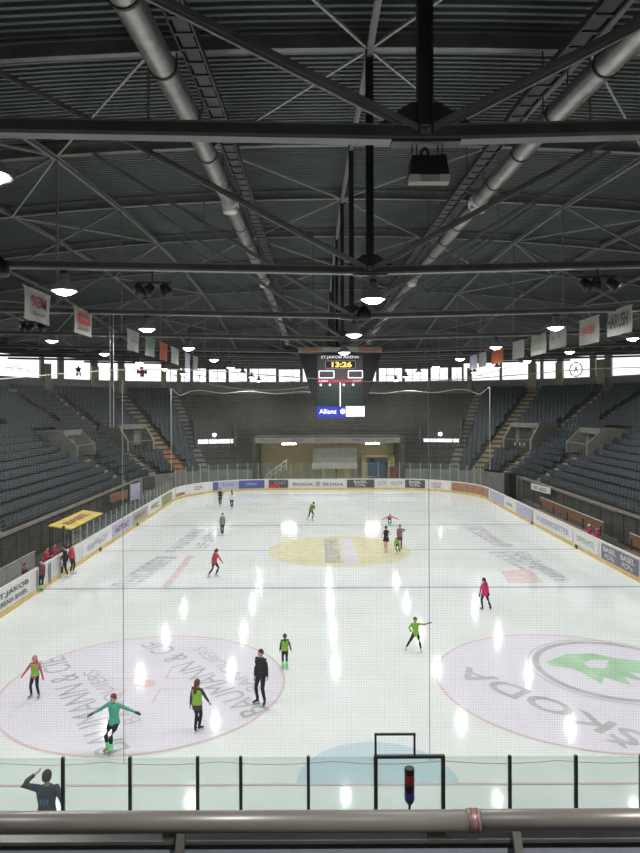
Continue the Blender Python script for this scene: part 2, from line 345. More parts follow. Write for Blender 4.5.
flat(lambda b, z: quad(b, z, (161, 587), (168, 587), (194, 555), (187, 555)), Z1, M['ice_red'], 'advert_block')
flat(lambda b, z: pseudo(b, z, (-.9, YC + 3.6), (-.9, YC - 3.6), .9, 14, 8, .2), Z2, M['ice_grey2'], 'advert_lettering')
flat(lambda b, z: rect(b, z, .2, YC - 3.6, 1.0, YC + 3.6), Z2, M['ice_circle'], 'advert_block')

# --- bowl geometry
AX, AY = 9.6, 64.0                   # centres of the corner arcs
TR, RI, R0, Z0, NR = 0.8, 0.48, 9.0, 2.0, 19
def bowl(r, ymin=4.0, n=26, side=None):
    pts = [(-AX - r, ymin), (-AX - r, 24), (-AX - r, 44), (-AX - r, AY)]
    pts += [(-AX - r * math.cos(R(90 * i / n)), AY + r * math.sin(R(90 * i / n))) for i in range(1, n + 1)]
    pts += [(-8.2, AY + r), (8.2, AY + r)]
    pts += [(AX + r * math.sin(R(90 * i / n)), AY + r * math.cos(R(90 * i / n))) for i in range(0, n + 1)]
    pts += [(AX + r, 44), (AX + r, 24), (AX + r, ymin)]
    return pts
def zrow(i): return Z0 + RI * i
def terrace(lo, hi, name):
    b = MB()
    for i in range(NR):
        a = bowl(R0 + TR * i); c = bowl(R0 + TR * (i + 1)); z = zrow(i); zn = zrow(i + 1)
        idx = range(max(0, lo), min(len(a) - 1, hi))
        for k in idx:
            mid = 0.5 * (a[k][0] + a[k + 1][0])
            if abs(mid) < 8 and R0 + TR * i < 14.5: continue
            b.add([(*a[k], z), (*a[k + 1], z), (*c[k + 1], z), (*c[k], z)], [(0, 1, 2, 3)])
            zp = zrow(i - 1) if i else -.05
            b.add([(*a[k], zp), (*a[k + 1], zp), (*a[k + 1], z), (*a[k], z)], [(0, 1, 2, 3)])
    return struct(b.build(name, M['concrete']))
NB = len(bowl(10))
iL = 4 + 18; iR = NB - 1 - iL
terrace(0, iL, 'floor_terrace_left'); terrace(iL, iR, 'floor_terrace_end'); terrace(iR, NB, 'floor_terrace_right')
# front parapet of the stands: pale kerb + infill panels
for s, nm in ((-1, 'left'), (1, 'right')):
    b = MB(); X = s * (AX + R0 - .02)
    for k in range(24):
        y0 = 22 + k * 1.75
        b.box((X - s * .06, y0 + .84, 1.0), (.08, 1.62, 1.7))
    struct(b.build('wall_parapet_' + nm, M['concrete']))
    b = MB(); pts = [(X - s * .1, 20), (X - s * .1, AY)]
    b.bar((X - s * .1, 20, 2.08), (X - s * .1, AY, 2.08), .22, .16)
    o = b.build('trim_kerb_' + nm, M['concrete_light']); struct(o)
    b = MB()
    for k in range(24): b.tube((X - s * .02, 21.2 + k * 1.8, 2.14), (X - s * .02, 21.2 + k * 1.8, 2.62), .02, n=6)
    b.tube((X - s * .02, 20, 2.62), (X - s * .02, AY, 2.62), .025, n=6); b.tube((X - s * .02, 20, 2.38), (X - s * .02, AY, 2.38), .015, n=6)
    tag(b.build('guard_rail', M['steel_dark']), f'thin dark guard rail along the foot of the {nm} side stand', 'railing')
# hall shell
RW = 25.4
ZW0, ZW1, ZW2 = 11.0, 12.3, 14.9
def roofz(x, y): return H + 11.3 - .0021 * (max(y, 17.6) - 47) ** 2 - .035 * max(0, 17.6 - y) - .0029 * x * x
wall = bowl(RW, -8.0, 40)
def densify(pts, st=.35):
    out = []
    for a, b_ in zip(pts, pts[1:]):
        L = math.dist(a, b_); n = max(1, int(L / st))
        out += [(a[0] + (b_[0] - a[0]) * i / n, a[1] + (b_[1] - a[1]) * i / n) for i in range(n)]
    return out + [pts[-1]]
wd = densify(wall)
def wpx(p): return PX(*p) if p[1] > 1 else (-9e3 if p[0] < 0 else 9e3)
half = len(wd) // 2
third = [k for k, p in enumerate(wd) if p[0] < -AX and p[1] > AY + 2]
kl = third[-1]; kr = len(wd) - 1 - kl
for nm, a, c in (('left', 0, kl), ('far', kl, kr), ('right', kr, len(wd) - 1)):
    b = MB(); b.strip(wd[a:c + 1], -.1, ZW1, .3, 1); struct(b.build('wall_' + nm, M['wall']))
b = MB()
for p, q in zip(wd, wd[1:]): b.add([(p[0], p[1], ZW2), (q[0], q[1], ZW2), (q[0], q[1], roofz(*q) + 1), (p[0], p[1], roofz(*p) + 1)], [(0, 1, 2, 3)])
struct(b.build('wall_upper', M['wall_dark']))
b = MB(); b.box((0, -8.2, 9), (76, .3, 20)); struct(b.build('wall_near', M['wall']))
WPX = [(-60, -34), (-30, -6), (-3, 39), (43, 57), (63, 90), (97, 110), (112.5, 117.5), (124, 161), (165, 177), (180, 190), (193, 206), (209, 226), (229, 247), (250, 276), (279, 300),
       (303, 376), (379, 402), (405, 428), (431, 448), (452, 462), (464, 500), (502.5, 531), (536, 541), (544, 558), (564, 591), (597, 606), (613, 646), (652, 690), (697, 740)]
# bowl() runs from the left side round the far end to the right side: split it at the pixel borders of the bays
inwin = [next((j for j, (a, c) in enumerate(WPX) if a <= wpx(p) <= c), None) for p in wd]
solid = MB()
def cut(px):   # the wall point seen at column px
    for p, q in zip(wd, wd[1:]):
        a, c = wpx(p), wpx(q)
        if a <= px <= c and p[1] > 40: t = (px - a) / (c - a + 1e-9); return (p[0] + (q[0] - p[0]) * t, p[1] + (q[1] - p[1]) * t)
last = (-35.0, 20.0); wn = 0; bays = {}
def between(p, q):
    a, c = wpx(p), wpx(q)
    return [p] + [r for r in wd if a + .3 < wpx(r) < c - .3 and r[1] > 30] + [q]
first = cut(WPX[0][0]); solid.strip([p for p in wd if p[0] < -30 and wpx(p) < WPX[0][0]] + [first], ZW1, ZW2, .25, 1)
prev = None
for a, c in WPX:
    p, q = cut(a), cut(c); seg = between(p, q); wn += 1
    if prev: solid.strip(between(prev, p), ZW1, ZW2, .25, -1)
    prev = q
    top = ZW2 + (0 if wn % 3 else -.12) - (.75 if a > 163 and c < 463 else 0)
    if top < ZW2: solid.strip(seg, top, ZW2, .2, 1)
    b = MB(); b.strip(seg, ZW1, top, .04, 1); o = struct(b.build('window_%d' % wn, M['window'])); bays[wn] = seg
    b = MB()
    b.strip([(x, y - .05) for x, y in seg], ZW1, ZW1 + .06, .05, -1); b.strip([(x, y - .05) for x, y in seg], top - .06, top, .05, -1)
    L = math.dist(seg[0], seg[-1])
    if a >= 165 and c <= 462:
        for k in range(1, int(L / 1.3) + 1):
            t = k / (int(L / 1.3) + 1); x, y = seg[0][0] + (seg[-1][0] - seg[0][0]) * t, seg[0][1] + (seg[-1][1] - seg[0][1]) * t
            b.bar((x, y - .12, ZW1), (x, y - .12, top), .07, .07)
        b.strip([(x, y - .05) for x, y in seg], 13.1, 13.16, .05, -1)
    b.build('window_frame', M['wall'], o)
for px, w_ in ((46, .7), (93.5, .9), (120.5, .9), (533.5, 1.0), (561, .9), (603, 1.0), (470, .6), (163, .6), (178.5, .5)):
    p = cut(px); q = cut(px + 1); a = math.atan2(q[1] - p[1], q[0] - p[0]); n_ = Vector((math.sin(a), -math.cos(a), 0)); b = MB()
    b.box((p[0] + n_.x * .3, p[1] + n_.y * .3, 12.5), (w_, .4, 3.0 if px < 500 else 3.6), a); struct(b.build('trim_pier', M['pier']))
solid.strip([cut(WPX[-1][1])] + [p for p in wd if p[0] > 30 and wpx(p) > WPX[-1][1]], ZW1, ZW2, .25, 1)
struct(solid.build('wall_piers', M['wall']))
# marks printed on the glazing banners
def on_wall(wi, t, z, w_, txt=None, mt=None, h=None):
    seg = bays[wi]; a, c = Vector((*seg[0], 0)), Vector((*seg[-1], 0)); p = a.lerp(c, t); x = (c - a).normalized(); n = Vector((x.y, -x.x, 0)); p = p + n * .25; p.z = z
    q = min(seg, key=lambda s_: abs(wpx(s_) - PX(p.x, p.y))); p.x, p.y = q[0] + n.x * .2, q[1] + n.y * .2
    return mtx(p, x, (0, 0, 1))
pn = {o.name: o for o in bpy.data.objects}
lettering('Coaching', 2.6, on_wall(3, .35, 13.25, 1), M['darkred'], pn['window_3'], height=.5)
lettering('www.eisarena.ch'.replace('www.eisarena.ch', 'Basel'), 1.6, on_wall(3, .78, 13.1, 1), M['greytext'], pn['window_3'], height=.3)
def wallmark(wi, t, z, fn, mt, name):
    mm = on_wall(wi, t, z, 1); b = MB(); fn(b, mm); return b.build(name, mt, pn['window_%d' % wi])
def fig(b, mm):
    for q in ([(-.35, -.5), (-.1, -.5), (.05, -.1), (.2, -.5), (.4, -.5), (.25, .2), (.5, .5), (.2, .45), (0, .75), (-.2, .4), (-.55, .45), (-.25, .1)],): b.add([mm @ Vector((x, y, .02)) for x, y in q], [tuple(range(len(q)))])
wallmark(5, .5, 13.25, fig, M['black'], 'figure_mark')
def cross(b, mm):
    for q in ([(-.7, -.2), (-.2, -.25), (-.3, -.6), (.25, -.65), (.3, -.2), (.7, -.3), (.65, .3), (.25, .2), (.2, .7), (-.3, .6), (-.2, .15), (-.65, .3)],): b.add([mm @ Vector((x, y, .02)) for x, y in q], [tuple(range(len(q)))])
wallmark(8, .45, 13.5, cross, M['red'], 'emblem_mark')
lettering('BASEL REGION', 2.6, on_wall(8, .75, 12.75, 1), M['greytext'], pn['window_8'], height=.22)
def rmark(b, mm):
    n = 40
    for r0, r1, a0, a1 in ((.74, .88, 30, 150), (.74, .88, 210, 330), (.74, .88, 160, 205), (.74, .88, -25, 20)):
        for i in range(10):
            t0 = R(a0 + (a1 - a0) * i / 10 + 90); t1 = R(a0 + (a1 - a0) * (i + 1) / 10 + 90)
            b.add([mm @ Vector((r * math.cos(t), r * math.sin(t), .02)) for r, t in ((r0, t0), (r1, t0), (r1, t1), (r0, t1))], [(0, 1, 2, 3)])
wallmark(25, .6, 13.3, rmark, M['darkred'], 'ring_mark')
lettering('A', .55, on_wall(25, .6, 13.35, 1), M['black'], pn['window_25'], height=.7, bold=.03)
for wi, t in ((21, .6), (22, .3)): lettering('Bank Coop', 1.6, on_wall(wi, t, 12.9, 1), M['greytext'], pn['window_%d' % wi], height=.2)

# --- roof deck: trapezoidal sheet with ribs across the hall
b = MB(); xs = [-37 + 74 * i / 24 for i in range(25)]; prof = []
y = -8.3
while y < 91:
    prof += [(y, 0), (y + .12, 0), (y + .135, .13), (y + .315, .13)]; y += .33
for i, (yy, dz) in enumerate(prof):
    for x in xs: b.v.append((x, yy, roofz(x, yy) + .52 + dz))
nx = len(xs)
for i in range(len(prof) - 1):
    for k in range(nx - 1): b.f.append((i * nx + k, i * nx + k + 1, (i + 1) * nx + k + 1, (i + 1) * nx + k)); b.m.append(0)
struct(b.build('ceiling', M['deck']))
# --- trusses
TP = 8.8; NODE = 11.7
def bz(x, k=0): return H + 3.6 + .022 * abs(x) + max(0, k - 5) * .3
for k in range(1, 10):
    y = TP * k; hw = 34.8 if y < 66 else (34.0 if y < 75 else 29.0)
    t = empty('roof_truss', (0, y, 0), f'grey steel roof truss spanning the hall, {ORD[k-1]} truss from the camera', 'truss', 'roof trusses')
    b = MB(); 
    for s in (-1, 1):
        b.mi = 1; b.bar((0, 0, bz(0, k)), (s * hw, 0, bz(hw, k)), .12, .2); b.mi = 0
        b.bar((0, 0, bz(0, k)), (s * hw, 0, bz(hw, k)), .2, .05, off=(0, -.09)); b.bar((0, 0, bz(0, k)), (s * hw, 0, bz(hw, k)), .16, .025, off=(0, .09))
    b.build('bottom_chord', [M['steel'], M['steel_shaded']], t)
    b = MB(); n = 24; pts = [(-hw + 2 * hw * i / n, 0, roofz(-hw + 2 * hw * i / n, y)) for i in range(n + 1)]
    for p, q in zip(pts, pts[1:]): b.bar(p, q, .05, .42, off=(0, .2)); b.bar(p, q, .22, .06); b.bar(p, q, .22, .05, off=(0, .4))
    b.build('top_chord', M['steel'], t)
    def rz_(x): return roofz(x, y)
    br = [((0, bz(0, k)), (0, rz_(0)), .2, 'steel_dark'), ((0, bz(0, k)), (-10.3, rz_(10.3)), .15, 'steel'), ((0, bz(0, k)), (10.3, rz_(10.3)), .15, 'steel'),
          ((-NODE, bz(NODE, k)), (-NODE, rz_(NODE)), .09, 'steel'), ((NODE, bz(NODE, k)), (NODE, rz_(NODE)), .09, 'steel')]
    X2 = 23.4
    for s in (-1, 1):
        if hw > 24:
            br += [((s * X2, bz(X2, k)), (s * NODE, rz_(NODE)), .13, 'steel'), ((s * X2, bz(X2, k)), (s * X2, rz_(X2)), .09, 'steel')]
            if hw > 30: br.append(((s * X2, bz(X2, k)), (s * hw, rz_(hw)), .13, 'steel'))
        br.append(((s * 5.85, bz(5.85, k) + (rz_(5.85) - bz(5.85, k)) * .5), (s * 5.85, rz_(5.85)), .06, 'steel'))
    for p, q, wd_, mt in br:
        b = MB(); P0, P1 = (p[0], 0, p[1]), (q[0], 0, q[1])
        if mt == 'steel_dark': b.ibeam(P0, P1, wd_, wd_, .03, up=(1, 0, 0))
        else: b.bar(P0, P1, wd_ * .45, wd_, up=(0, 1, 0)); b.bar(P0, P1, wd_, wd_ * .16, up=(0, 1, 0), off=(0, -wd_ * .3)) if False else b.bar(P0, P1, wd_, wd_ * .45, up=(0, 1, 0))
        b.build('brace', M[mt], t)
    b = MB(); b.add([(-.6, -.03, bz(0, k)), (.6, -.03, bz(0, k)), (.6, -.03, bz(0, k) + .15), (.18, -.03, bz(0, k) + .42), (-.18, -.03, bz(0, k) + .42), (-.6, -.03, bz(0, k) + .15),
                     (-.6, .03, bz(0, k)), (.6, .03, bz(0, k)), (.6, .03, bz(0, k) + .15), (.18, .03, bz(0, k) + .42), (-.18, .03, bz(0, k) + .42), (-.6, .03, bz(0, k) + .15)],
                    [(0, 1, 2, 3, 4, 5), (11, 10, 9, 8, 7, 6)] + [(i, (i + 1) % 6, 6 + (i + 1) % 6, 6 + i) for i in range(6)])
    b.box((0, 0, bz(0, k) - .12), (.9, .24, .04))
    b.build('gusset_plate', M['steel_dark'], t)
# longitudinal beams on the top chords
bl = {0: 'ridge', 5.85: 'second line out from the ridge', 11.7: 'line over the truss nodes', 17.5: 'fourth line out from the ridge', 23.4: 'fifth line out from the ridge', 29.2: 'outermost line near the side wall'}
for x0, nm in bl.items():
    for s in ((1,) if x0 == 0 else (-1, 1)):
        b = MB(); ys = [0] + [TP * k for k in range(1, 10)] + ([88] if x0 < 20 else [])
        for y0, y1 in zip(ys, ys[1:]):
            dz = -.12 if x0 in (0, 11.7) else .1
            b.ibeam((s * x0, y0, roofz(x0, y0) + dz), (s * x0, y1, roofz(x0, y1) + dz), .15, .2 if x0 else .26)
        side = '' if x0 == 0 else (', left half of the roof' if s < 0 else ', right half of the roof')
        tag(b.build('roof_beam', M['steel']), f'lengthwise steel roof beam, {nm}{side}', 'beam', 'lengthwise roof beams')
# roof-plane bracing
def rb(p, q, r=.045):
    return ((p[0], p[1], roofz(*p) - .02), (q[0], q[1], roofz(*q) - .02))
for k in range(0, 9):
    y0, y1 = TP * k, TP * (k + 1)
    t = empty('roof_bracing', (0, y0, 0), f'thin crossed bracing rods under the roof, bay {"before the first truss" if k == 0 else "after the " + ORD[k-1] + " truss"}', 'bracing', 'roof bracing bays')
    e = k % 2 == 1
    prs = [((5.3, y0) if not e else (0, y1), (0, y1 if not e else y0) if False else None)]
    seg = []
    for s in (-1, 1):
        seg.append(((s * 5.5, y0), (0, y1)) if e else ((0, y0), (s * 5.5, y1)))
        seg.append(((s * 11.7, y0), (s * 17.5, y1)) if e else ((s * 17.5, y0), (s * 11.7, y1)))
        seg.append(((s * 23.4, y0), (s * 29.2, y1)) if e else ((s * 29.2, y0), (s * 23.4, y1)))
        if k in (2, 5): seg.append(((s * 5.85, y0), (s * 11.7, y1)))
    for p, q in seg:
        if max(abs(p[0]), abs(q[0])) > 28 and y1 > 75: continue
        a, c = rb(p, q); b = MB(); b.bar((a[0], a[1] - y0, a[2]), (c[0], c[1] - y0, c[2]), .07, .07); b.build('rod', M['steel_light'], t)
# --- ducts
DP = [(-4, 6.2), (6, 6.65), (12, 7.25), (18, 7.75), (26, 8.0), (40, 8.25), (56, 8.3), (70, 8.1), (80, 7.7)]
def dz(y):
    for (a, za), (c, zc) in zip(DP, DP[1:]):
        if a <= y <= c: return za + (zc - za) * (y - a) / (c - a)
for s, nm in ((-1, 'left'), (1, 'right')):
    t = empty('ventilation_duct', (s * 4.85 + .08, 0, H), f'long round silver ventilation duct running down the {nm} half of the roof', 'duct')
    b = MB(); n = 20; ys = [-4 + .25 * i for i in range(337)]; vs = []
    for i, y in enumerate(ys):
        r = .285 + (.006 if i % 2 else 0)
        for j in range(n): a = 2 * math.pi * j / n; vs.append((r * math.cos(a), y, dz(y) + r * math.sin(a)))
    b.add(vs, [(i * n + j, i * n + (j + 1) % n, (i + 1) * n + (j + 1) % n, (i + 1) * n + j) for i in range(len(ys) - 1) for j in range(n)])
    b.add([], []); b.build('pipe', M['duct'], t, smooth=True)
    for k in range(26):
        y = 2.5 + k * 3.0; b = MB(); b.tube((0, y, dz(y)), (0, y + .07, dz(y)), .31, n=20, cap=True); b.build('joint_band', M['steel_dark'], t)
    for y in (26, 43.5, 60):
        b = MB(); b.tube((0, y, dz(y) - .42), (0, y, dz(y) - .2), .27, .31, n=16); b.tube((0, y - .35, dz(y)), (0, y + .35, dz(y)), .325, n=20); b.build('outlet', M['duct_collar_lit'], t, smooth=True)
    for k in range(1, 10):
        for q in (-.33, .33): b = MB(); b.bar((q, TP * k, dz(TP * k)), (q, TP * k, roofz(4.85, TP * k) - H), .03, .03); b.build('hanger', M['steel_dark'], t)
    t = empty('cable_tray', (s * 4.2 + .05, 0, H), f'dark ladder cable tray beside the {nm} ventilation duct', 'cable tray')
    ys = [0, 6, 12, 18, 26, 40, 56, 70, 79]; b = MB()
    for q in (-.22, .22):
        for y0, y1 in zip(ys, ys[1:]): b.bar((q, y0, dz(y0) + .40), (q, y1, dz(y1) + .40), .04, .16)
    for k in range(110): y = .5 + k * .7; b.bar((-.22, y, dz(y) + .35), (.22, y, dz(y) + .35), .1, .03)
    for y0, y1 in zip(ys, ys[1:]): b.bar((0, y0, dz(y0) + .385), (0, y1, dz(y1) + .385), .3, .03)
    b.build('ladder_tray', M['steel_dark'], t)
    for q in (-.12, .0, .12):
        b = MB()
        for y0, y1 in zip(ys, ys[1:]): b.tube((q, y0, dz(y0) + .43), (q, y1, dz(y1) + .43), .035, n=6)
        b.build('cable', M['black'], t)

# ================================================================ LAMPS
def lamp_mesh():
    a = MB(); a.lathe([(.02, .46), (.13, .46), (.14, .30), (.16, .27), (.30, .10), (.35, .03), (.36, 0), (.33, 0), (.32, .02), (.02, .05)], n=24)
    l = MB(); l.lathe([(.16, -.08), (.22, -.055), (.29, 0), (.31, .03)], n=24); u = MB(); u.lathe([(.001, -.105), (.09, -.1), (.16, -.08)], n=16)
    l.f = [f for f in l.f]
    h_ = MB(); h_.tube((0, 0, .45), (0, 0, 1.0), .018, n=6); h_.box((0, 0, .52), (.16, .16, .12))
    return a.mesh('shade', M['steel'], True), l.mesh('lens', M['lens_rim']), h_, u.mesh('bulb', M['lens'])
LS, LL, LH, LU = lamp_mesh()
def lamp(x, y, zr, label, group):
    t = empty('ceiling_lamp', (x, y, H + zr), label, 'lamp', group)
    for nm, me in (('shade', LS), ('lens', LL), ('bulb', LU)):
        o = bpy.data.objects.new(nm, me); C.objects.link(o); o.parent = t
    top = bz(x, round(y / TP)) - (H + zr) - .05
    b = MB(); b.tube((0, 0, .45), (0, 0, max(.5, top)), .018, n=6); b.box((0, 0, .5), (.18, .18, .1)); b.build('rod', M['steel_dark'], t)
for k in range(0, 10):
    y = TP * k
    for x, zr, nm in ((-15.5, 3.55, 'outer left row'), (-8.2, 3.12, 'inner left row'), (0, 2.86, 'centre row'), (8.2, 3.12, 'inner right row'), (15.5, 3.55, 'outer right row')):
        if (k == 1 and x == 0) or (k == 0 and abs(x) > 9) or (k == 9 and abs(x) > 10): continue
        lamp(x + (.1 if x == 0 else 0), y + .25, zr, f'lit bell-shaped ceiling lamp in the {nm}, {"hung from the " + ORD[k-1] + " truss" if k else "added unseen to light the gallery rail"}', 'ceiling lamps ' + nm)  # the row over the gallery is added out of view to brighten the handrail
lamp(CX - 4.74, 9.6, 3.35, 'lit ceiling lamp half cut off at the left picture edge, nearest the camera', None)
# rectangular floodlight under the first truss
t = empty('floodlight', (CX + 1.5, 8.8, H + 3.0), 'dark rectangular floodlight box hanging from the nearest truss', 'floodlight')
b = MB(); b.add([(-.26, -.18, 0), (.26, -.18, 0), (.26, .18, 0), (-.26, .18, 0), (-.22, -.16, .27), (.22, -.16, .27), (.22, .16, .27), (-.22, .16, .27)], [(0, 3, 2, 1), (4, 5, 6, 7), (0, 1, 5, 4), (1, 2, 6, 5), (2, 3, 7, 6), (3, 0, 4, 7)]); b.build('housing', M['black'], t)
b = MB(); b.box((0, -.12, -.045), (.52, .16, .09)); b.build('lamp_trough', M['steel_light'], t)
b = MB(); b.box((-.19, -.21, -.04), (.13, .02, .075)); b.box((.19, -.21, -.04), (.13, .02, .075)); b.build('reflector', M['white'], t)
b = MB()
for x in (-.2, -.14, .14, .2): b.tube((x, 0, .26), (x, 0, .56), .008, n=5)
b.path([(-.05, 0, .27), (-.09, 0, .36), (-.03, 0, .42), (.02, 0, .36), (-.02, 0, .28)], .02); b.build('hanging_cable', M['black'], t)
# clusters
def cluster(x, y, z, label):
    t = empty('spotlight_cluster', (x, y, z), label, 'spotlight')
    b = MB(); b.tube((-.55, 0, .1), (.5, 0, .1), .03, n=8); b.tube((0, 0, .1), (0, 0, .4), .025, n=6); b.build('bar', M['steel_dark'], t)
    for i, (dx, r) in enumerate(((-.38, .3), (-.02, -.4), (.3, .6))):
        b = MB(); b.tube((dx, 0, 0), (dx + .3 * math.sin(r), -.15, -.22), .12, .15, n=10); b.build('spot_head', M['black'], t, smooth=True)
cluster(CX - 4.3, 17.6, H + 3.2, 'black spotlight cluster hanging under the second truss, left of centre')
cluster(CX + 7.5, 17.6, H + 3.3, 'black spotlight cluster hanging under the second truss, right of centre')
cluster(CX - 11.2, 26.4, H + 3.3, 'dark spotlight cluster under the third truss, beside the left pennants')
def speaker(x, y, z, label):
    b = MB(); b.lathe([(.02, .42), (.12, .4), (.26, .2), (.3, 0), (.26, -.1), (.02, -.12)], (x, y, z), 12); b.tube((x, y, z + .4), (x, y, z + .75), .02, n=6); tag(b.build('hanging_loudspeaker', M['black'], smooth=True), label, 'loudspeaker')
speaker(CX + 1.93, 26.0, H + 3.5, 'black dome loudspeaker hanging just below the third truss near the centre line')
speaker(CX - 8.3, 17.4, H + 3.55, 'black loudspeaker at the left picture edge under the second truss')
# projector-like strip fittings between banners
# ================================================================ PENNANTS
def pennant(side, px0, px1, mt, label, marks, drop=1.0, i=0):
    X = side * 10.5; rel = X - CX
    y0 = rel * F / (px0 - VX); y1 = rel * F / (px1 - VX); ya, yb = min(y0, y1), max(y0, y1); zt = bz(10.5) - .05
    t = empty('hanging_pennant', (X, (ya + yb) / 2, zt), label, 'banner', 'pennants hanging along the %s roof edge' % ('left' if side < 0 else 'right'))
    L = yb - ya; b = MB(); n = 8; vs = []
    for j in range(n + 1):
        yy = -L / 2 + L * j / n
        for q in range(4): vs.append((.03 * math.sin(j * 1.1 + q), yy, -drop * q / 3))
    b.add(vs, [(j * 4 + q, j * 4 + q + 1, j * 4 + q + 5, j * 4 + q + 4) for j in range(n) for q in range(3)])
    o = b.build('cloth', mt, t); sm = o.modifiers.new('s', 'SOLIDIFY'); sm.thickness = .012
    b = MB(); b.tube((0, -L / 2 - .1, .02), (0, L / 2 + .1, .02), .02, n=6); b.build('pole', M['steel_light'], t)
    xd = (0, 1, 0) if side < 0 else (0, -1, 0)
    for txt, w_, h_, dz_, m2 in marks:
        lettering(txt, L * w_, mtx((-side * .07, 0, dz_ * drop), xd, (0, 0, 1)), m2, t, height=h_ * drop, bold=.02)
    return t
pennant(-1, 24, 50, M['offwhite'], 'white hanging pennant with red brush lettering, nearest on the left', [('9EM', .6, .38, -.38, M['darkred']), ('Basel', .45, .12, -.75, M['greytext'])], 1.0)
p2 = pennant(-1, 74, 92, M['offwhite'], 'white hanging pennant with a red rounded badge, second on the left', [('ARGO', .5, .16, -.37, M['offwhite']), ('BASEL', .6, .14, -.78, M['greytext'])], .95)
b = MB(); pts = []
for cxs, a0 in ((.5, -90), (-.5, 90)):
    for i in range(9): a = R(a0 + 180 * i / 8); pts.append((.045, cxs + .22 * math.cos(a), -.36 + .22 * math.sin(a)))
b.add(pts, [tuple(range(len(pts)))]); b.build('badge', M['red'], p2)
for px0, px1, mt, nm in ((127, 139, 'offwhite', 'plain pale hanging pennant, third on the left'), (145, 155, 'teal_cloth', 'faded green hanging pennant on the left'), (159.5, 167.5, 'orangeflag', 'orange hanging pennant on the left'), (171, 179, 'offwhite', 'small pale hanging pennant just beyond the orange one on the left'), (185, 190, 'lilac', 'small bluish hanging pennant far along on the left'), (193, 198, 'offwhite', 'farthest small pale hanging pennant on the left')):
    pennant(-1, px0, px1, M[mt], nm, [('HOCKEY', .6, .14, -.5, M['greytext'])] if px0 < 150 else [], 1.0)
pennant(1, 632, 608, M['offwhite'], 'white hanging pennant with big dark brush lettering, nearest on the right', [('HARUSH', .85, .55, -.45, M['black'])], 1.0)
pennant(1, 599, 580, M['offwhite'], 'white hanging pennant with reddish lettering, second on the right', [('FABEK', .75, .3, -.45, M['red'])], 1.1)
pennant(1, 566, 550, M['offwhite'], 'grey-white hanging pennant with a red and green mark, third on the right', [('C O', .6, .2, -.4, M['darkred'])], .95)
pennant(1, 546, 531.5, M['offwhite'], 'white hanging pennant with green lettering, fourth on the right', [('VEREIN', .75, .22, -.35, M['green']), ('BASEL', .7, .2, -.7, M['green'])], 1.05)
for px0, px1, mt, nm in ((524, 513, 'offwhite', 'plain pale hanging pennant, fifth on the right'), (503, 492, 'orangeflag', 'orange hanging pennant on the right'), (486, 479, 'offwhite', 'small pale hanging pennant beyond the orange one on the right'), (477, 470, 'lilac', 'farthest small bluish hanging pennant on the right')):
    pennant(1, px0, px1, M[mt], nm, [], 1.0)

# ================================================================ SCOREBOARD
sb = empty('scoreboard', (0.05, YC - 1.5, H), 'black hanging scoreboard cube with yellow clock digits over centre ice', 'scoreboard')
SBX = .05
b = MB(); wt, wb = 2.5, 1.5; dt = 1.5
b.add([(-wb, .02, .0), (wb, .02, .0), (wb, 3.0, .0), (-wb, 3.0, .0), (-wt, .02, 3.2), (wt, .02, 3.2), (wt, 3.0, 3.2), (-wt, 3.0, 3.2)], [(0, 3, 2, 1), (4, 5, 6, 7), (0, 1, 5, 4), (1, 2, 6, 5), (2, 3, 7, 6), (3, 0, 4, 7)])
b.build('housing', M['black'], sb)
b = MB(); b.box((0, -.03, 1.55), (2.75, .1, 3.1)); b.build('front_panel', M['plum'], sb)
b = MB(); b.box((-.7, -.09, .72), (1.3, .03, 1.4)); b.box((.7, -.09, .72), (1.3, .03, 1.4)); b.build('player_display', M['screen'], sb)
b = MB(); b.box((0, -.12, .72), (.07, .03, 1.45)); b.build('divider', M['led_white'], sb)
hd = MB(); hd.box((0, .1, 3.42), (5.0, .5, .3)); hd = hd.build('header_board', M['offwhite'], sb)
b = MB(); b.box((-1.75, -.17, 3.42), (1.3, .03, .22)); b.box((1.75, -.17, 3.42), (1.3, .03, .22)); b.build('header_stripe', M['brick'], sb)
def fr(b, cx, cz, w_, h_, t_=.06):
    b.box((cx, -.12, cz + h_ / 2), (w_, .03, t_)); b.box((cx, -.12, cz - h_ / 2), (w_, .03, t_)); b.box((cx - w_ / 2, -.12, cz), (t_, .03, h_)); b.box((cx + w_ / 2, -.12, cz), (t_, .03, h_))
b = MB(); fr(b, -.82, 1.93, .9, .42); fr(b, .92, 1.93, .85, .42); b.build('score_frame', M['led_white'], sb)
b = MB(); fr(b, .02, 2.52, 1.8, .44, .04); b.build('clock_frame', M['steel_light'], sb)
b = MB(); b.box((.02, -.1, 2.52), (1.76, .03, .42)); b.build('clock_face', M['black'], sb)
lettering('13:26', 1.2, mtx((.1, -.14, 2.52), (1, 0, 0), (0, 0, 1)), M['led_yellow'], sb, 'clock_digits', .32, .03)
lettering('ST.JAKOB ARENA', 2.3, mtx((0, -.1, 2.95), (1, 0, 0), (0, 0, 1)), M['led_white'], sb, 'arena_name', .2)
b = MB(); b.box((0, -.1, 1.53), (2.7, .03, .16)); b.build('team_strip', M['led_red'], sb)
lettering('HEIM', .5, mtx((-1.0, -.13, 1.53), (1, 0, 0), (0, 0, 1)), M['led_white'], sb, 'team_name', .12)
lettering('GAST', .5, mtx((1.0, -.13, 1.53), (1, 0, 0), (0, 0, 1)), M['led_white'], sb, 'team_name', .12)
b = MB()
for x in (-1.17, -.62, .22, .78): b.tube((x, -.12, 1.3), (x, -.14, 1.3), .075, n=10)
b.build('penalty_light', M['led_white'], sb)
b = MB(); b.box((-.55, -.12, -.34), (1.75, .12, .68)); ad = b.build('blue_sign', M['sign_blue'], sb)
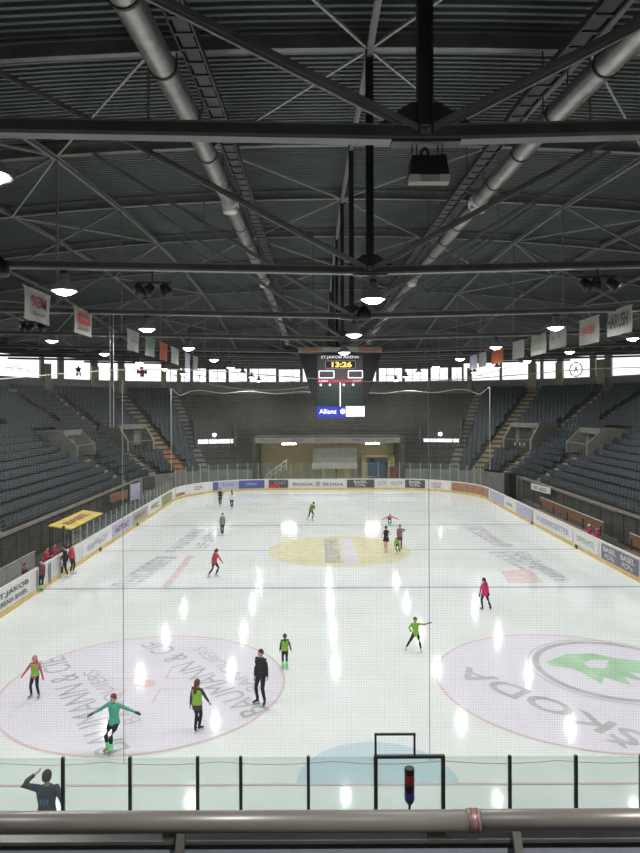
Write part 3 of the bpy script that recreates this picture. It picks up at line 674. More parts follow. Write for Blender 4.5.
lettering('Allianz', 1.05, mtx((-.75, -.2, -.3), (1, 0, 0), (0, 0, 1)), M['led_white'], sb, 'sign_lettering', .28, .02)
b = MB(); b.tube((.15, -.18, -.3), (.15, -.2, -.3), .16, n=16); b.build('sign_emblem', M['led_white'], sb)
b = MB(); b.box((.9, -.12, -.3), (1.12, .12, .62)); b.build('white_sign', M['led_white'], sb)
b = MB()
for x in (-1.6, 1.6):
    for y_ in (.3, 2.7): b.tube((x, y_, 3.2), (x, y_, 4.6 + 6), .02, n=5)
b.build('suspension_cable', M['steel_dark'], sb)

# ================================================================ STANDS: aisles, portals, seats
def bp(side, kind, v, r):
    """point on the bowl at radius r; kind 's' straight at y=v, 'a' arc angle v degrees from the end axis"""
    if kind == 's': return Vector((side * (AX + r), v, 0)), Vector((side, 0, 0))
    a = R(v); u = Vector((side * math.sin(a), math.cos(a), 0)); return Vector((side * AX, AY, 0)) + u * r, u
AISLES = [('a', 42, 9, 24.2, 1.5, 'tan'), ('a', 65, 9, 24.2, 1.1, 'tan'), ('a', 81, 17.6, 24.2, 1.1, 'tan'), ('s', 61.0, 9, 12.6, 1.1, 'tan'), ('s', 55.5, 17.6, 24.2, 1.1, 'tan'), ('s', 36.5, 9, 24.2, 1.3, 'tan'), ('a', 25, 9, 24.2, 1.0, 'concrete_light')]
for side, sn in ((-1, 'left'), (1, 'right')):
    for ai, (kd, v, ra, rb_, w_, mt) in enumerate(AISLES):
        b = MB(); b2 = MB()
        for i in range(NR):
            r = R0 + TR * i
            if r < ra - .01 or r > rb_: continue
            p, u = bp(side, kd, v, r + TR / 2); tq = math.atan2(u.y, u.x)
            q = b2 if (side < 0 and ai == 0 and r < 13) else b
            q.box((p.x, p.y, zrow(i) + .02), (TR, w_, .04), tq)
            p, u = bp(side, kd, v, r + TR * .8); q.box((p.x, p.y, zrow(i) + .13), (TR * .4, w_, .26), tq)
        struct(b.build('trim_aisle_steps', M[mt]))
        if b2.v: struct(b2.build('trim_orange_steps', M['orange']))
PORT = [('a', 57, 13.6, 3.6, 2.7, 3.2), ('s', 60.5, 13.9, 4.6, 2.3, 2.6), ('a', 15, 13.4, 4.6, 3.1, 5.0)]
for side, sn in ((-1, 'left'), (1, 'right')):
    for pi, (kd, v, rf, w_, hgt, dep) in enumerate(PORT):
        p, u = bp(side, kd, v, rf); zb = Z0 + RI * ((rf - R0) / TR) - .35
        nm = ('in the ' + sn + ' corner stand', 'low in the ' + sn + ' side stand', 'in the end stand, ' + sn + ' of the big opening')[pi]
        t = empty('stand_entrance', (p.x, p.y, zb), 'grey concrete entrance portal ' + nm, 'entrance', 'stand entrances', math.atan2(u.y, u.x) - R(90))
        for s in (-1, 1):
            b = MB(); xx = s * w_ / 2
            b.add([(xx - .12, -1.2, 0), (xx + .12, -1.2, 0), (xx + .12, dep, 0), (xx - .12, dep, 0), (xx - .12, -1.2, 1.0), (xx + .12, -1.2, 1.0), (xx + .12, .2, hgt), (xx - .12, .2, hgt), (xx + .12, dep, hgt), (xx - .12, dep, hgt)],
                  [(0, 1, 5, 4), (4, 5, 6, 7), (7, 6, 8, 9), (1, 2, 8, 6, 5), (0, 4, 7, 9, 3), (2, 3, 9, 8)])
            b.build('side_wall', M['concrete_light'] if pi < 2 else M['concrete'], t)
        b = MB(); b.box((0, dep / 2, hgt - .1), (w_, dep, .2)); b.box((0, .12, hgt - .2), (w_, .16, .7 if pi == 2 else .5)); b.build('roof_slab', M['concrete_light'] if pi < 2 else M['concrete'], t)
        b = MB(); b.box((0, .65 if pi < 2 else .2, hgt / 2), (w_ - .2, .1, hgt)); b.build('back_wall', M['concrete_light'] if pi < 2 else M['wall_dark'], t)
        if pi < 2:
            b = MB(); b.box((-.3, .57, 1.1), (w_ * .45, .08, 2.1)); b.build('doorway', M['wall_dark'], t)
            b = MB()
            for s in (-.25, .1, .4): b.box((s * w_ * .5, -.9, .5), (.1, .1, .35))
            if pi == 0: b.build('notice', M['white'] if side > 0 else M['black'], t)
        else:
            b = MB(); x = -w_ / 2 + .35
            for ww in ((1.15, 1.0, 1.35, .25) if side < 0 else (.7, .25, .3, .75, .85, .4, .15)):
                b.box((x + ww / 2, .12, .72), (ww, .06, .5 if side < 0 else .36)); x += ww + .1
            b.build('lit_slit', M['slit'], t)
            b = MB(); b.tube((-.05, .08, 1.45), (-.05, .16, 1.45), .2, n=14); b.build('round_lamp', M['spot'], t)
            lettering('SEKTOR B' if side < 0 else 'SEKTOR C', w_ * .6, mtx((0, .02, hgt - .25), (1, 0, 0), (0, 0, 1)), M['wall_dark'], t, height=.3)
        b = MB(); b.tube((-w_ / 2, -1.15, 1.0), (w_ / 2, -1.15, 1.0), .03, n=6)
        for q in range(7): b.tube((-w_ / 2 + w_ * q / 6, -1.15, 0), (-w_ / 2 + w_ * q / 6, -1.15, 1.0), .015, n=5)
        b.build('railing', M['steel'], t)
# central opening under the end stand
Y0 = AY + R0
b = MB()
b.box((0, 81.0, 2.4), (16.4, .3, 5.2)); 
struct(b.build('wall_opening_back', M['yellow_wall']))
b = MB()
for s in (-1, 1): b.box((s * 8.2, 77.0, 2.75), (.35, 8.3, 5.6))
struct(b.build('wall_opening_side', M['concrete']))
b = MB(); b.box((0, 77.6, 5.15), (16.6, 7.0, .3)); b.box((0, 76.5, 5.45), (16.6, 4.0, .4)); struct(b.build('ceiling_opening', M['concrete']))
t = empty('fascia_board', (-.1, 72.72, 5.3), 'long pale advertising board across the top of the end opening', 'sign')
b = MB(); b.box((0, 0, 0), (15.9, .12, .6)); b.build('panel', M['concrete_light'], t)
for x, s_, w_ in ((-6.6, 'ST.JAKOB', 1.5), (-3.3, 'ARENA', 1.2), (0, 'EISARENA BASEL', 2.6), (3.3, 'ARENA', 1.2), (6.3, 'ST.JAKOB', 1.5)):
    lettering(s_, w_, mtx((x, -.08, 0), (1, 0, 0), (0, 0, 1)), M['greytext'], t, height=.25)
for s, nm in ((-1, 'left'), (1, 'right')):
    t = empty('fluorescent_lamp', (.3 + s * 4.75, 75.6, 4.85), f'lit fluorescent lamp under the {nm} side of the end opening', 'lamp', 'fluorescent lamps')
    b = MB(); b.box((0, 0, .08), (1.7, .3, .12)); b.build('housing', M['white'], t)
    b = MB(); b.tube((-.78, 0, -.04), (.78, 0, -.04), .14, n=10); b.build('tube', M['tube'], t)
b = MB(); b.box((.55, 0, 1.3), (5.0, .25, 2.3)); b.box((.55, -.14, .25), (5.2, .06, .25)); o = b.build('hanging_curtain', M['curtain']); o.location = (.2, 75.4, 2.1 - .3)
tag(o, 'pale grey panel hanging in the middle of the end opening', 'panel')
t = empty('cream_cabinet', (1.0, 78.5, -.05), 'cream double door cabinet under the grey panel at the end', 'cabinet')
b = MB(); b.box((0, 0, 1.2), (3.6, .4, 2.4)); b.build('body', M['yellow_wall'], t)
for s in (-1, 1):
    b = MB(); b.box((s * .88, -.24, 1.25), (1.6, .06, 2.1)); b.build('door', M['cream'], t)
b = MB(); b.box((-.02, -.3, 1.6), (.1, .06, .8)); b.build('handle', M['black'], t)
t = empty('doorway', (6.0, 79.6, -.05), 'tan doorway frame with a dark blue double door at the right of the end opening', 'door')
b = MB(); b.box((-1.65, 0, 1.6), (.5, .3, 3.2)); b.box((1.65, 0, 1.6), (.9, .3, 3.2)); b.box((0, 0, 3.1), (3.6, .3, .25)); b.build('frame', M['cream'], t)
for s in (-1, 1):
    b = MB(); b.box((s * .55 - .1, .02, 1.45), (1.05, .1, 2.9)); b.build('door_leaf', M['doorblue'], t)
b = MB(); b.box((-.7, -.1, 2.6), (.5, .1, .5)); b.box((1.1, -.1, 2.2), (.35, .1, .3)); b.build('sign_plate', M['black'], t)
t = empty('red_cabinet', (7.45, 76.2, -.05), 'red locker beside the right wall of the end opening', 'cabinet')
b = MB(); b.box((0, 0, 1.05), (1.0, .5, 2.1)); b.build('body', M['darkred'], t)
b = MB(); b.box((0, -.27, 1.05), (.85, .04, 1.9)); b.build('door', M['darkred'], t)
t = empty('stair_flight', (-6.2, 76.6, -.05), 'small steel staircase with pale handrails in the left part of the end opening', 'stairs')
b = MB()
for i in range(9): b.box((-.9 + .28 * i, 0, .1 + .2 * i), (.3, 1.4, .08))
b.build('steps', M['steel'], t)
for s in (-.7, .7):
    b = MB(); b.tube((-1.0, s, 1.1), (1.4, s, 2.9), .04, n=6); b.tube((-1.0, s, .6), (1.4, s, 2.4), .03, n=6)
    for i in range(5): b.tube((-1.0 + .6 * i, s, .45 * i + .1), (-1.0 + .6 * i, s, 1.1 + .45 * i), .03, n=6)
    b.build('handrail', M['white'], t)
def barrier(x, y, label):
    t = empty('crowd_barrier', (x, y, -.05), label, 'barrier', 'crowd barriers in the end opening')
    b = MB(); b.path([(-1, 0, .1), (-1, 0, 1.1), (1, 0, 1.1), (1, 0, .1), (-1, 0, .1)], .03); 
    for q in (-1, 1): b.box((q * .8, 0, .03), (.06, .6, .05))
    b.build('frame', M['steel_light'], t)
    b = MB()
    for i in range(1, 14): b.tube((-1 + i / 7, 0, .1), (-1 + i / 7, 0, 1.1), .012, n=4)
    b.build('bars', M['steel_light'], t)
barrier(-4.2, 75.2, 'steel crowd barrier beside the staircase in the end opening'); barrier(-1.9, 75.0, 'steel crowd barrier left of the cream cabinet in the end opening')
barrier(4.3, 75.0, 'steel crowd barrier right of the cream cabinet in the end opening')
b = MB()   # front kerb wall of the end stand
for i, (a, c) in enumerate(zip(bowl(R0 - .06), bowl(R0 - .06)[1:])):
    if a[1] < AY - .1 or abs((a[0] + c[0]) / 2) < 8.1: continue
    b.strip([a, c], -.05, Z0 + .1, .1, 1)
struct(b.build('wall_end_stand', M['concrete_light']))

# seats ---------------------------------------------------------
def seat_mb():
    b = MB(); n = 5; vs = []
    for (y, z, hw_) in ((.02, .30, .24), (.06, .50, .25), (.10, .72, .25), (.12, .82, .22)):
        for j in range(n): x = -hw_ + 2 * hw_ * j / (n - 1); vs.append((x, y - .05 * (abs(x) / .22) ** 2, z))
    b.add(vs, [(i * n + j, i * n + j + 1, (i + 1) * n + j + 1, (i + 1) * n + j) for i in range(3) for j in range(n - 1)])
    b.box((0, -.05, .52), (.45, .06, .40), 0, R(-12))       # folded seat pan
    b.box((0, .12, .42), (.06, .14, .1))
    return b
SEATM = seat_mb().mesh('seat', M['seat']); SB = seat_mb()
seats = []
for side in (-1, 1):
    for i in range(NR):
        r = R0 + TR * i + .34; z = zrow(i)
        cand = []
        y = 27.0
        while y < AY - .2: cand.append(('s', y, side)); y += .52
        da = math.degrees(.52 / r); a = 90.0
        while a > 26.5: cand.append(('a', a, side)); a -= da
        for kd, v, s in cand:
            p, u = bp(side, kd, v, r); ok = True
            px = PX(p.x, p.y)
            if px < -40 or px > 680: continue
            for (ak, av, ra, rb_, w_, _) in AISLES:
                if r < ra or r > rb_ + .6: continue
                dist = abs(v - av) if ak == kd == 's' else (abs(R(v - av)) * r if ak == kd == 'a' else 99)
                if dist < w_ / 2 + .24: ok = False
            for (ak, av, rf, w_, hg, dp) in PORT[:2]:
                if rf - 1.5 < r < rf + dp + .3:
                    c, uu = bp(side, ak, av, r); tv = Vector((-uu.y, uu.x, 0))
                    if abs((p - c).dot(tv)) < w_ / 2 + .35 and (p - c).length < 6: ok = False
            if ok: seats.append((p.y, side, i, kd, v, p.x, p.y, z, math.atan2(u.y, u.x) - R(90), 0 <= px <= 640))
# the three hundred that show largest stand alone
seats.sort(key=lambda q: (not q[-1], q[0])); near = seats[:300]; rest = seats[300:]
for (_, side, i, kd, v, x, y, z, a, _) in near:
    o = bpy.data.objects.new('stadium_seat', SEATM); C.objects.link(o); o.location = (x, y, z); o.rotation_euler = (0, 0, a)
    sd = 'left' if side < 0 else 'right'; seg_ = 'below the side aisle' if y < 36.5 else 'beyond the side aisle'
    tag(o, f'dark blue folded stadium seat, {ORD[i]} row up, {sd} stand, {seg_}', 'seat', f'{sd} stand seats row {i + 1} {seg_}')
def seat_bulk(items, label):
    b = MB()
    for (_, side, i, kd, v, x, y, z, a, _) in items:
        c_, s_ = math.cos(a), math.sin(a)
        b.add([(x + vx * c_ - vy * s_, y + vx * s_ + vy * c_, z + vz) for vx, vy, vz in SB.v], SB.f)
    tag(b.build('stadium_seats', M['seat']), label, 'seats', kind='stuff')
seat_bulk([q for q in rest], 'many more distant dark blue stadium seats filling the corner and upper stands')

# ================================================================ BOARDS
bpath = rrect(HW, NEAR, FAR, CR, 16)
def sect(p0, p1, n=1): return [p0, p1]
bd = empty('rink_boards', (0, NEAR, 0), 'low white boards with yellow kickplate and adverts all around the ice', 'boards')
def bbuild(b, nm, mt):
    o = b.build(nm, mt, bd); 
    for v in o.data.vertices: v.co.y -= NEAR
    return o
cl = bpath + [bpath[0]]
b = MB(); b.strip(cl, 0, 1.14, .1, -1); bbuild(b, 'panel_wall', M['board'])
b = MB(); b.strip([(p[0] * 1.0, p[1]) for p in cl], 1.14, 1.2, .13, -1); bbuild(b, 'cap_rail', M['white'])
b = MB(); b.strip(cl, 0, .2, .03, 1); bbuild(b, 'kick_plate', M['kick'])
def corner(side, a0, a1, far=True, n=8):
    cy = FAR - CR if far else NEAR + CR
    return [(side * (HW - CR) + side * (CR - .02) * math.sin(R(a0 + (a1 - a0) * i / n)), cy + (1 if far else -1) * (CR - .02) * math.cos(R(a0 + (a1 - a0) * i / n))) for i in range(n + 1)]
def advert(pts, mt, texts=(), z0=.24, z1=1.1):
    b = MB(); b.strip(pts, z0, z1, .015, 1); o = bbuild(b, 'advert_panel', mt)
    a = Vector((*pts[0], 0)); c = Vector((*pts[-1], 0)); x = (c - a).normalized(); nrm = Vector((-x.y, x.x, 0)); L = (c - a).length
    ctr = Vector((0, NEAR + 20, 0))
    mid = Vector((*pts[len(pts) // 2], 0)) if len(pts) > 2 else (a + c) / 2
    if (Vector((0, 41, 0)) - mid).dot(nrm) < 0: nrm = -nrm
    # reading direction for someone on the ice
    xr = Vector((0, 0, 1)).cross(nrm); 
    for (t, frac, w_, h_, zc, m2) in texts:
        pos = mid + xr * (frac * L) + nrm * .04; pos.z = zc; pos.y -= NEAR
        lettering(t, w_ * L, mtx(pos, xr, (0, 0, 1)), m2, o, height=h_, bold=.015)
    return o
def E(x): return (x, FAR - .02)
advert([E(-4.3), E(1.85)], M['white'], [('ŠKODA', -.26, .36, .36, .66, M['greytext']), ('ŠKODA', .27, .36, .36, .66, M['greytext'])])
b = MB(); b.tube((-1.2, FAR - .06, .67), (-1.2, FAR - .08, .67), .27, n=20); bbuild(b, 'emblem', M['greygreen'])
advert([E(1.95), E(4.9)], M['plum'], [('BASEL', 0, .5, .3, .86, M['white']), ('TOTO', 0, .4, .25, .5, M['white'])])
advert([E(5.0), E(6.5)], M['white'], [('Sprite', 0, .7, .4, .7, M['green'])])
advert(corner(1, 0, 11), M['white'], [('Fresca', 0, .8, .4, .7, M['green'])])
advert(corner(1, 11.5, 26), M['plum'], [('BASEL', 0, .6, .3, .86, M['white']), ('TOTO', 0, .5, .25, .5, M['white'])])
advert(corner(1, 26.5, 46), M['white'], [('REDWING', -.1, .5, .3, .8, M['red']), ('eishalle', -.1, .4, .15, .45, M['greytext'])])
advert(corner(1, 46.5, 90), M['brick'])
advert([E(-7.0 + .5), E(-4.4)], M['plum'], [('SONAL', .1, .6, .3, .8, M['offwhite'])])
b = MB(); b.box((-5.9, FAR - .06, .45), (1.2, .03, .35)); bbuild(b, 'red_block', M['red'])
advert(corner(-1, 3, 22), M['blue'], [('SCHWEIZ', 0, .6, .25, .7, M['lilac'])])
advert(corner(-1, 22.5, 37), M['lilac'], [('Volksbank', 0, .7, .28, .75, M['blue'])])
advert(corner(-1, 37.5, 42), M['blue'])
advert(corner(-1, 42.5, 68), M['white'], [('ETRUS', 0, .5, .35, .72, M['greytext'])])
advert(corner(-1, 68.5, 84), M['white'])
b = MB(); b.strip(corner(-1, 70, 84), .3, .6, .02, 1); bbuild(b, 'red_block', M['brick'])
def Rr(y): return (HW - .02, y)
def Ll(y): return (-HW + .02, y)
for y0, y1, mt, tx in ((58, 62.5, 'lilac', []), (54.5, 57.8, 'white', [('BKB', 0, .5, .3, .7, M['greytext'])]), (50.3, 54.2, 'lilac', []), (42.5, 50, 'white', [('WASSERCENTER', 0, .85, .45, .7, M['lilac'])]),
                       (38.6, 42.2, 'white', [('mobilcom', 0, .7, .3, .7, M['greygreen'])]), (33.8, 38.2, 'slate', [('BASEL', -.24, .36, .3, .86, M['white']), ('TOTO', -.24, .28, .25, .48, M['white']), ('BASEL', .24, .36, .3, .86, M['white']), ('TOTO', .24, .28, .25, .48, M['white'])]),
                       (30.5, 33.6, 'white', [('ARENA', 0, .6, .3, .7, M['green'])]), (24, 30, 'white', [])):
    advert([Rr(y0), Rr(y1)], M[mt], tx)
for y0, y1, mt, tx in ((58.5, 62.5, 'olive', []), (54, 58, 'white', [('LIVIT', 0, .7, .4, .7, M['greytext'])]), (49, 53.5, 'offwhite', [('MANOR', 0, .7, .4, .7, M['brick'])]), (44.2, 48.7, 'lilac', [('GLOBUS', 0, .7, .35, .7, M['darkred'])]), (38.5, 44, 'white', [('CASINO', 0, .7, .4, .7, M['lilac'])]),
                       (27.2, 31.5, 'white', [('ST.JAKOB', .05, .75, .3, .85, M['greytext']), ('ARENA BASEL', .05, .7, .22, .5, M['greytext'])]), (25.6, 27.1, 'white', [('101', 0, .8, .4, .65, M['brick'])]), (21, 25.4, 'white', [('BOX', 0, .6, .4, .7, M['black'])])):
    advert([Ll(y0), Ll(y1)], M[mt], tx)
b = MB()
for y in (32.2, 33.6, 33.8, 35.2): b.box((-HW + .04, y, .6), (.03, .07, 1.05))
bbuild(b, 'gate_joint', M['steel'])
b = MB()
for x, y in ((HW - .06, YC + .2), (-HW + .06, YC), (-HW + .06, YC + 8.7), (HW - .06, YC + 8.7)): b.box((x, y, .12), (.05, .3, .22))
bbuild(b, 'line_marker', M['black'])
# glass screens
def screen(name, pts, z0, z1, label, posts, pmat, gmat, pw=.06, step=None):
    t = empty(name, (pts[0][0], pts[0][1], 0), label, 'glass screen'); ox, oy = pts[0]
    for p, q in zip(pts, pts[1:]):
        b = MB(); b.strip([(p[0] - ox, p[1] - oy), (q[0] - ox, q[1] - oy)], z0, z1, .012, 1); b.build('pane', gmat, t)
    for p in pts:
        b = MB(); b.bar((p[0] - ox, p[1] - oy, z0 - .1), (p[0] - ox, p[1] - oy, z1 + .02), pw, pw, up=(0, 1, 0)); b.build('post', pmat, t)
    return t
npx = [-72, -5, 62, 129, 196.5, 239.5, 307, 374, 441, 508, 574, 639, 706, 773]
NY = 11.68
nx_ = [CX + (p - VX) * NY / F for p in npx]
scr = screen('end_screen', [(x, NY - .02) for x in nx_], 1.2, 2.84, 'clear glass screen on dark posts across the near end of the rink', True, M['charcoal'], M['glass'], .055)
t = empty('goal_judge_frame', (nx_[7], NY - .06, 0), 'dark tube frame with a smaller frame on top, around the goal judge window', 'frame')
wq = nx_[8] - nx_[7]
b = MB(); b.bar((-.03, 0, 2.87), (wq + .03, 0, 2.87), .06, .05); b.bar((0, 0, 1.2), (0, 0, 2.87), .065, .065, up=(0, 1, 0)); b.bar((wq, 0, 1.2), (wq, 0, 2.87), .065, .065, up=(0, 1, 0)); b.build('door_frame', M['charcoal'], t)
b = MB(); ww = .68
b.bar((0, 0, 2.87), (0, 0, 3.27), .035, .035, up=(0, 1, 0)); b.bar((ww, 0, 2.87), (ww, 0, 3.27), .035, .035, up=(0, 1, 0)); b.bar((-.02, 0, 3.26), (ww + .02, 0, 3.26), .035, .035); b.build('upper_frame', M['charcoal'], t)
def sidepts(s, y0, y1, st, xo=.06): n = max(1, round((y1 - y0) / st)); return [(s * (HW + xo), y0 + (y1 - y0) * i / n) for i in range(n + 1)]
screen('side_screen', sidepts(-1, 37.2, 62.9, 1.17), 1.2, 2.1, 'low glass screen on the left boards, beyond the player gate', True, M['steel_light'], M['glass_side'], .035)
screen('side_screen', sidepts(-1, 24, 32, 1.17, 1.9), .6, 2.3, 'glass screen behind the left players area, at the left picture edge', True, M['steel_light'], M['glass_side'], .035)
ep = [( -(HW - CR) - (CR + .06) * math.sin(R(a)), FAR - CR + (CR + .06) * math.cos(R(a))) for a in (82.5, 75, 67.5, 60, 52.5, 45, 37.5, 30, 22.5, 15, 7.5)]
ep += [(-6.5 + 13 * i / 11, FAR + .06) for i in range(12)]
ep += [((HW - CR) + (CR + .06) * math.sin(R(a)), FAR - CR + (CR + .06) * math.cos(R(a))) for a in (7.5, 15, 22.5, 30, 37.5, 45, 52.5, 60, 67.5, 75)]
screen('end_screen', ep, 1.2, 2.95, 'glass screen on pale posts around the far end of the rink', True, M['steel_light'], M['glass_side'], .045)
# left side: gate post, canopy, inner wall
t = empty('bench_canopy', (-16.0, 40.2, 0), 'yellow canopy with red lettering over the bench behind the left boards', 'canopy')
b = MB(); b.add([(-.5, -2.8, 2.3), (.75, -2.8, 2.1), (.75, 2.8, 2.1), (-.5, 2.8, 2.3), (-.5, -2.8, 2.36), (.75, -2.8, 2.16), (.75, 2.8, 2.16), (-.5, 2.8, 2.36)], [(0, 3, 2, 1), (4, 5, 6, 7), (0, 1, 5, 4), (1, 2, 6, 5), (2, 3, 7, 6), (3, 0, 4, 7)]); b.build('roof_sheet', M['yellow'], t)
lettering('BASEL', 3.8, mtx((.12, 0, 2.29), (0, 1, 0), (-1, 0, .16)), M['brick'], t, height=.5, bold=.05)
b = MB()
for y in (-2.7, 2.7):
    for x in (-.45, .7): b = MB(); b.bar((x, y, -.06), (x, y, 2.15), .08, .08, up=(0, 1, 0)); b.build('post', M['steel_dark'], t)
b = MB(); b.bar((-.75, -3.2, .45), (-.75, 3.2, .45), .35, .06); b.build('bench', M['wood'], t)
b = MB(); b.bar((0, 0, -.06), (0, 0, 2.5), .11, .11, up=(0, 1, 0)); b.bar((0, .45, 1.2), (0, .45, 2.0), .05, .05, up=(0, 1, 0)); b.bar((0, 0, 1.6), (0, .45, 1.6), .05, .05); o = b.build('gate_post', M['charcoal']); o.location = (-15.27, 36.4, 0); tag(o, 'dark upright gate post at the near end of the yellow canopy', 'post')
for k in range(7):
    b = MB(); b.box((0, 0, .62), (.06, 1.62, 1.3)); b.box((0.04, 0, 1.25), (.05, 1.66, .06)); o = b.build('pale_partition', M['offwhite']); o.location = (-16.75, 25.2 + k * 1.68, -.06)
    tag(o, 'pale partition panel behind the players area at the left picture edge', 'partition', 'pale partition panels behind the left boards')
# junk by the far left corner: brown sign, white board, dark flag board
def sgn(x, y, z, wd_, h, mt, label, rz=R(75)):
    t = empty('standing_board', (x, y, 0), label, 'board', None, rz); b = MB(); b.box((0, 0, z), (wd_, .08, h)); b.build('panel', M[mt], t)
    for s in (-1, 1): b = MB(); b.bar((s * wd_ * .4, .06, -.06), (s * wd_ * .4, .06, z + h / 2), .05, .05, up=(0, 1, 0)); b.build('leg', M['steel_dark'], t)
sgn(-17.6, 54.5, 1.7, 2.6, .7, 'wood', 'brown board standing behind the far part of the left boards'); sgn(-17.3, 58.3, 1.6, 1.6, 1.4, 'lilac', 'pale grey board between the brown board and the dark board, left corner')
sgn(-17.0, 62.0, 1.9, 1.5, 1.2, 'wall_dark', 'dark board nearest the far left corner of the rink', R(60))
# right side: benches, dark opening, white sign
def bench(y0, y1, label):
    t = empty('team_bench', (16.9, (y0 + y1) / 2, 0), label, 'bench', 'team benches'); L = y1 - y0
    b = MB(); b.box((.12, 0, 1.15), (.08, L, .62)); b.build('backrest', M['wood'], t)
    b = MB(); b.box((-.15, 0, .5), (.45, L, .06)); b.build('seat', M['wood'], t)
    b = MB(); b.tube((.1, -L / 2, 1.5), (.1, L / 2, 1.5), .04, n=6); b.build('top_rail', M['steel_light'], t)
    for k in range(5): b = MB(); b.bar((.05, -L / 2 + .3 + k * (L - .6) / 4, -.06), (.05, -L / 2 + .3 + k * (L - .6) / 4, 1.2), .07, .07, up=(0, 1, 0)); b.build('leg', M['steel_dark'], t)
bench(42.6, 54.5, 'long brown wooden team bench behind the right boards'); bench(30, 39.0, 'brown wooden team bench at the right picture edge')
b = MB(); b.box((0, 0, 1.25), (.7, 1.6, 2.5)); o = b.build('dark_doorway', M['black']); o.location = (17.55, 64.8, -.06); tag(o, 'dark passage opening at the right corner behind the boards', 'doorway')
t = empty('standing_board', (17.8, 56.8, 0), 'small white banner with dark marks hung behind the right boards', 'board', None, R(-82))
b = MB(); b.box((0, 0, 1.9), (3.4, .06, .55)); b.build('panel', M['white'], t)
for s in (-1.5, 1.5): b = MB(); b.bar((s, .06, -.06), (s, .06, 1.8), .05, .05, up=(0, 1, 0)); b.build('leg', M['steel_dark'], t)
lettering('EHC BASEL', 2.2, mtx((0, -.05, 1.9), (1, 0, 0), (0, 0, 1)), M['greytext'], t, height=.28)

# ================================================================ NETS
def net_grid(pts, z0, ztop, cell, th, mt, parent, name='mesh'):
    """square net along ground path pts from z0 up to ztop(s)"""
    b = MB(); P_ = densify(pts, cell) if len(pts) > 2 else None
    seg = []; L = 0
    acc = [(Vector((*pts[0], 0)), 0)]
    for a, c in zip(pts, pts[1:]): L += math.dist(a, c); acc.append((Vector((*c, 0)), L))
    def at(s):
        for (p, a), (q, c) in zip(acc, acc[1:]):
            if s <= c + 1e-6: return p.lerp(q, (s - a) / (c - a)), (q - p).normalized()
        return acc[-1][0], (acc[-1][0] - acc[-2][0]).normalized()
    n = int(L / cell)
    for i in range(n + 1):
        p, d = at(min(L, i * cell)); zt = ztop(i * cell / L); h = d * th / 2
        b.v += [tuple(p - h + Vector((0, 0, z0))), tuple(p + h + Vector((0, 0, z0))), tuple(p + h + Vector((0, 0, zt))), tuple(p - h + Vector((0, 0, zt)))]
        k = len(b.v) - 4; b.f.append((k, k + 1, k + 2, k + 3)); b.m.append(0)
    zz = z0 + cell; zmin = min(ztop(i / 40) for i in range(41))
    dv = [a[1] for a in acc]
    while zz < zmin:
        for (p, a), (q, c) in zip(acc, acc[1:]):
            k = len(b.v); b.v += [(p.x, p.y, zz), (q.x, q.y, zz), (q.x, q.y, zz + th), (p.x, p.y, zz + th)]; b.f.append((k, k + 1, k + 2, k + 3)); b.m.append(0)
        zz += cell
    return b.build(name, mt, parent)
nn = empty('safety_net', (0, 0, 0), 'fine pale safety net hanging above the near glass screen', 'net')
nt_y = NY + .08
hem = lambda f: 9.55 + .12 * math.sin(f * 22)
net_grid([(-15.2, nt_y), (15.2, nt_y)], 2.72, hem, .045, .0015, M['net'], nn)
b = MB(); pts = [(-15.2 + 30.4 * i / 60, nt_y, hem(i / 60)) for i in range(61)]; b.path(pts, .008, 5); b.build('hem_rope', M['rope'], nn)
b = MB(); pts = [(-15.2 + 30.4 * i / 152, nt_y - .01, 2.72 - .05 * abs(math.sin(i * math.pi / 10))) for i in range(153)]; b.path(pts, .007, 5); b.build('lower_rope', M['rope'], nn)
for px in (122.5, 428.5):
    x = CX + (px - VX) * nt_y / F; b = MB(); b.tube((x, nt_y, 2.7), (x, nt_y, 9.5), .006, n=5); b.build('seam_cord', M['steel'], nn)
nf = empty('safety_net', (0, 0, 0), 'large safety net around the far end of the rink, sagging along its top edge', 'net')
fp = [(-(HW - CR) - (CR + .15) * math.cos(R(a)), FAR - CR + (CR + .15) * math.sin(R(a))) for a in range(0, 91, 10)]
fp += [(-fp[9 - i][0], fp[9 - i][1]) for i in range(10)]
fh = lambda f: 10.45 + .12 * math.cos(f * 44) + .2 * abs(2 * f - 1) - .35 * math.exp(-((f - .06) / .03) ** 2) - .35 * math.exp(-((f - .94) / .03) ** 2)
net_grid(fp, 2.9, fh, .09, .004, M['net_far'], nf)
def along(pts, f):
    L = [0]
    for a, c in zip(pts, pts[1:]): L.append(L[-1] + math.dist(a, c))
    s = f * L[-1]
    for i in range(len(pts) - 1):
        if s <= L[i + 1] + 1e-9: t = (s - L[i]) / (L[i + 1] - L[i]); return pts[i][0] + (pts[i + 1][0] - pts[i][0]) * t, pts[i][1] + (pts[i + 1][1] - pts[i][1]) * t
b = MB(); b.path([(*along(fp, i / 120), fh(i / 120)) for i in range(121)], .035, 5)
for e in (0, 1): x, y = along(fp, e); b.tube((x, y, 2.9), (x, y, fh(e)), .03, n=5)
b.build('edge_rope', M['rope'], nf)
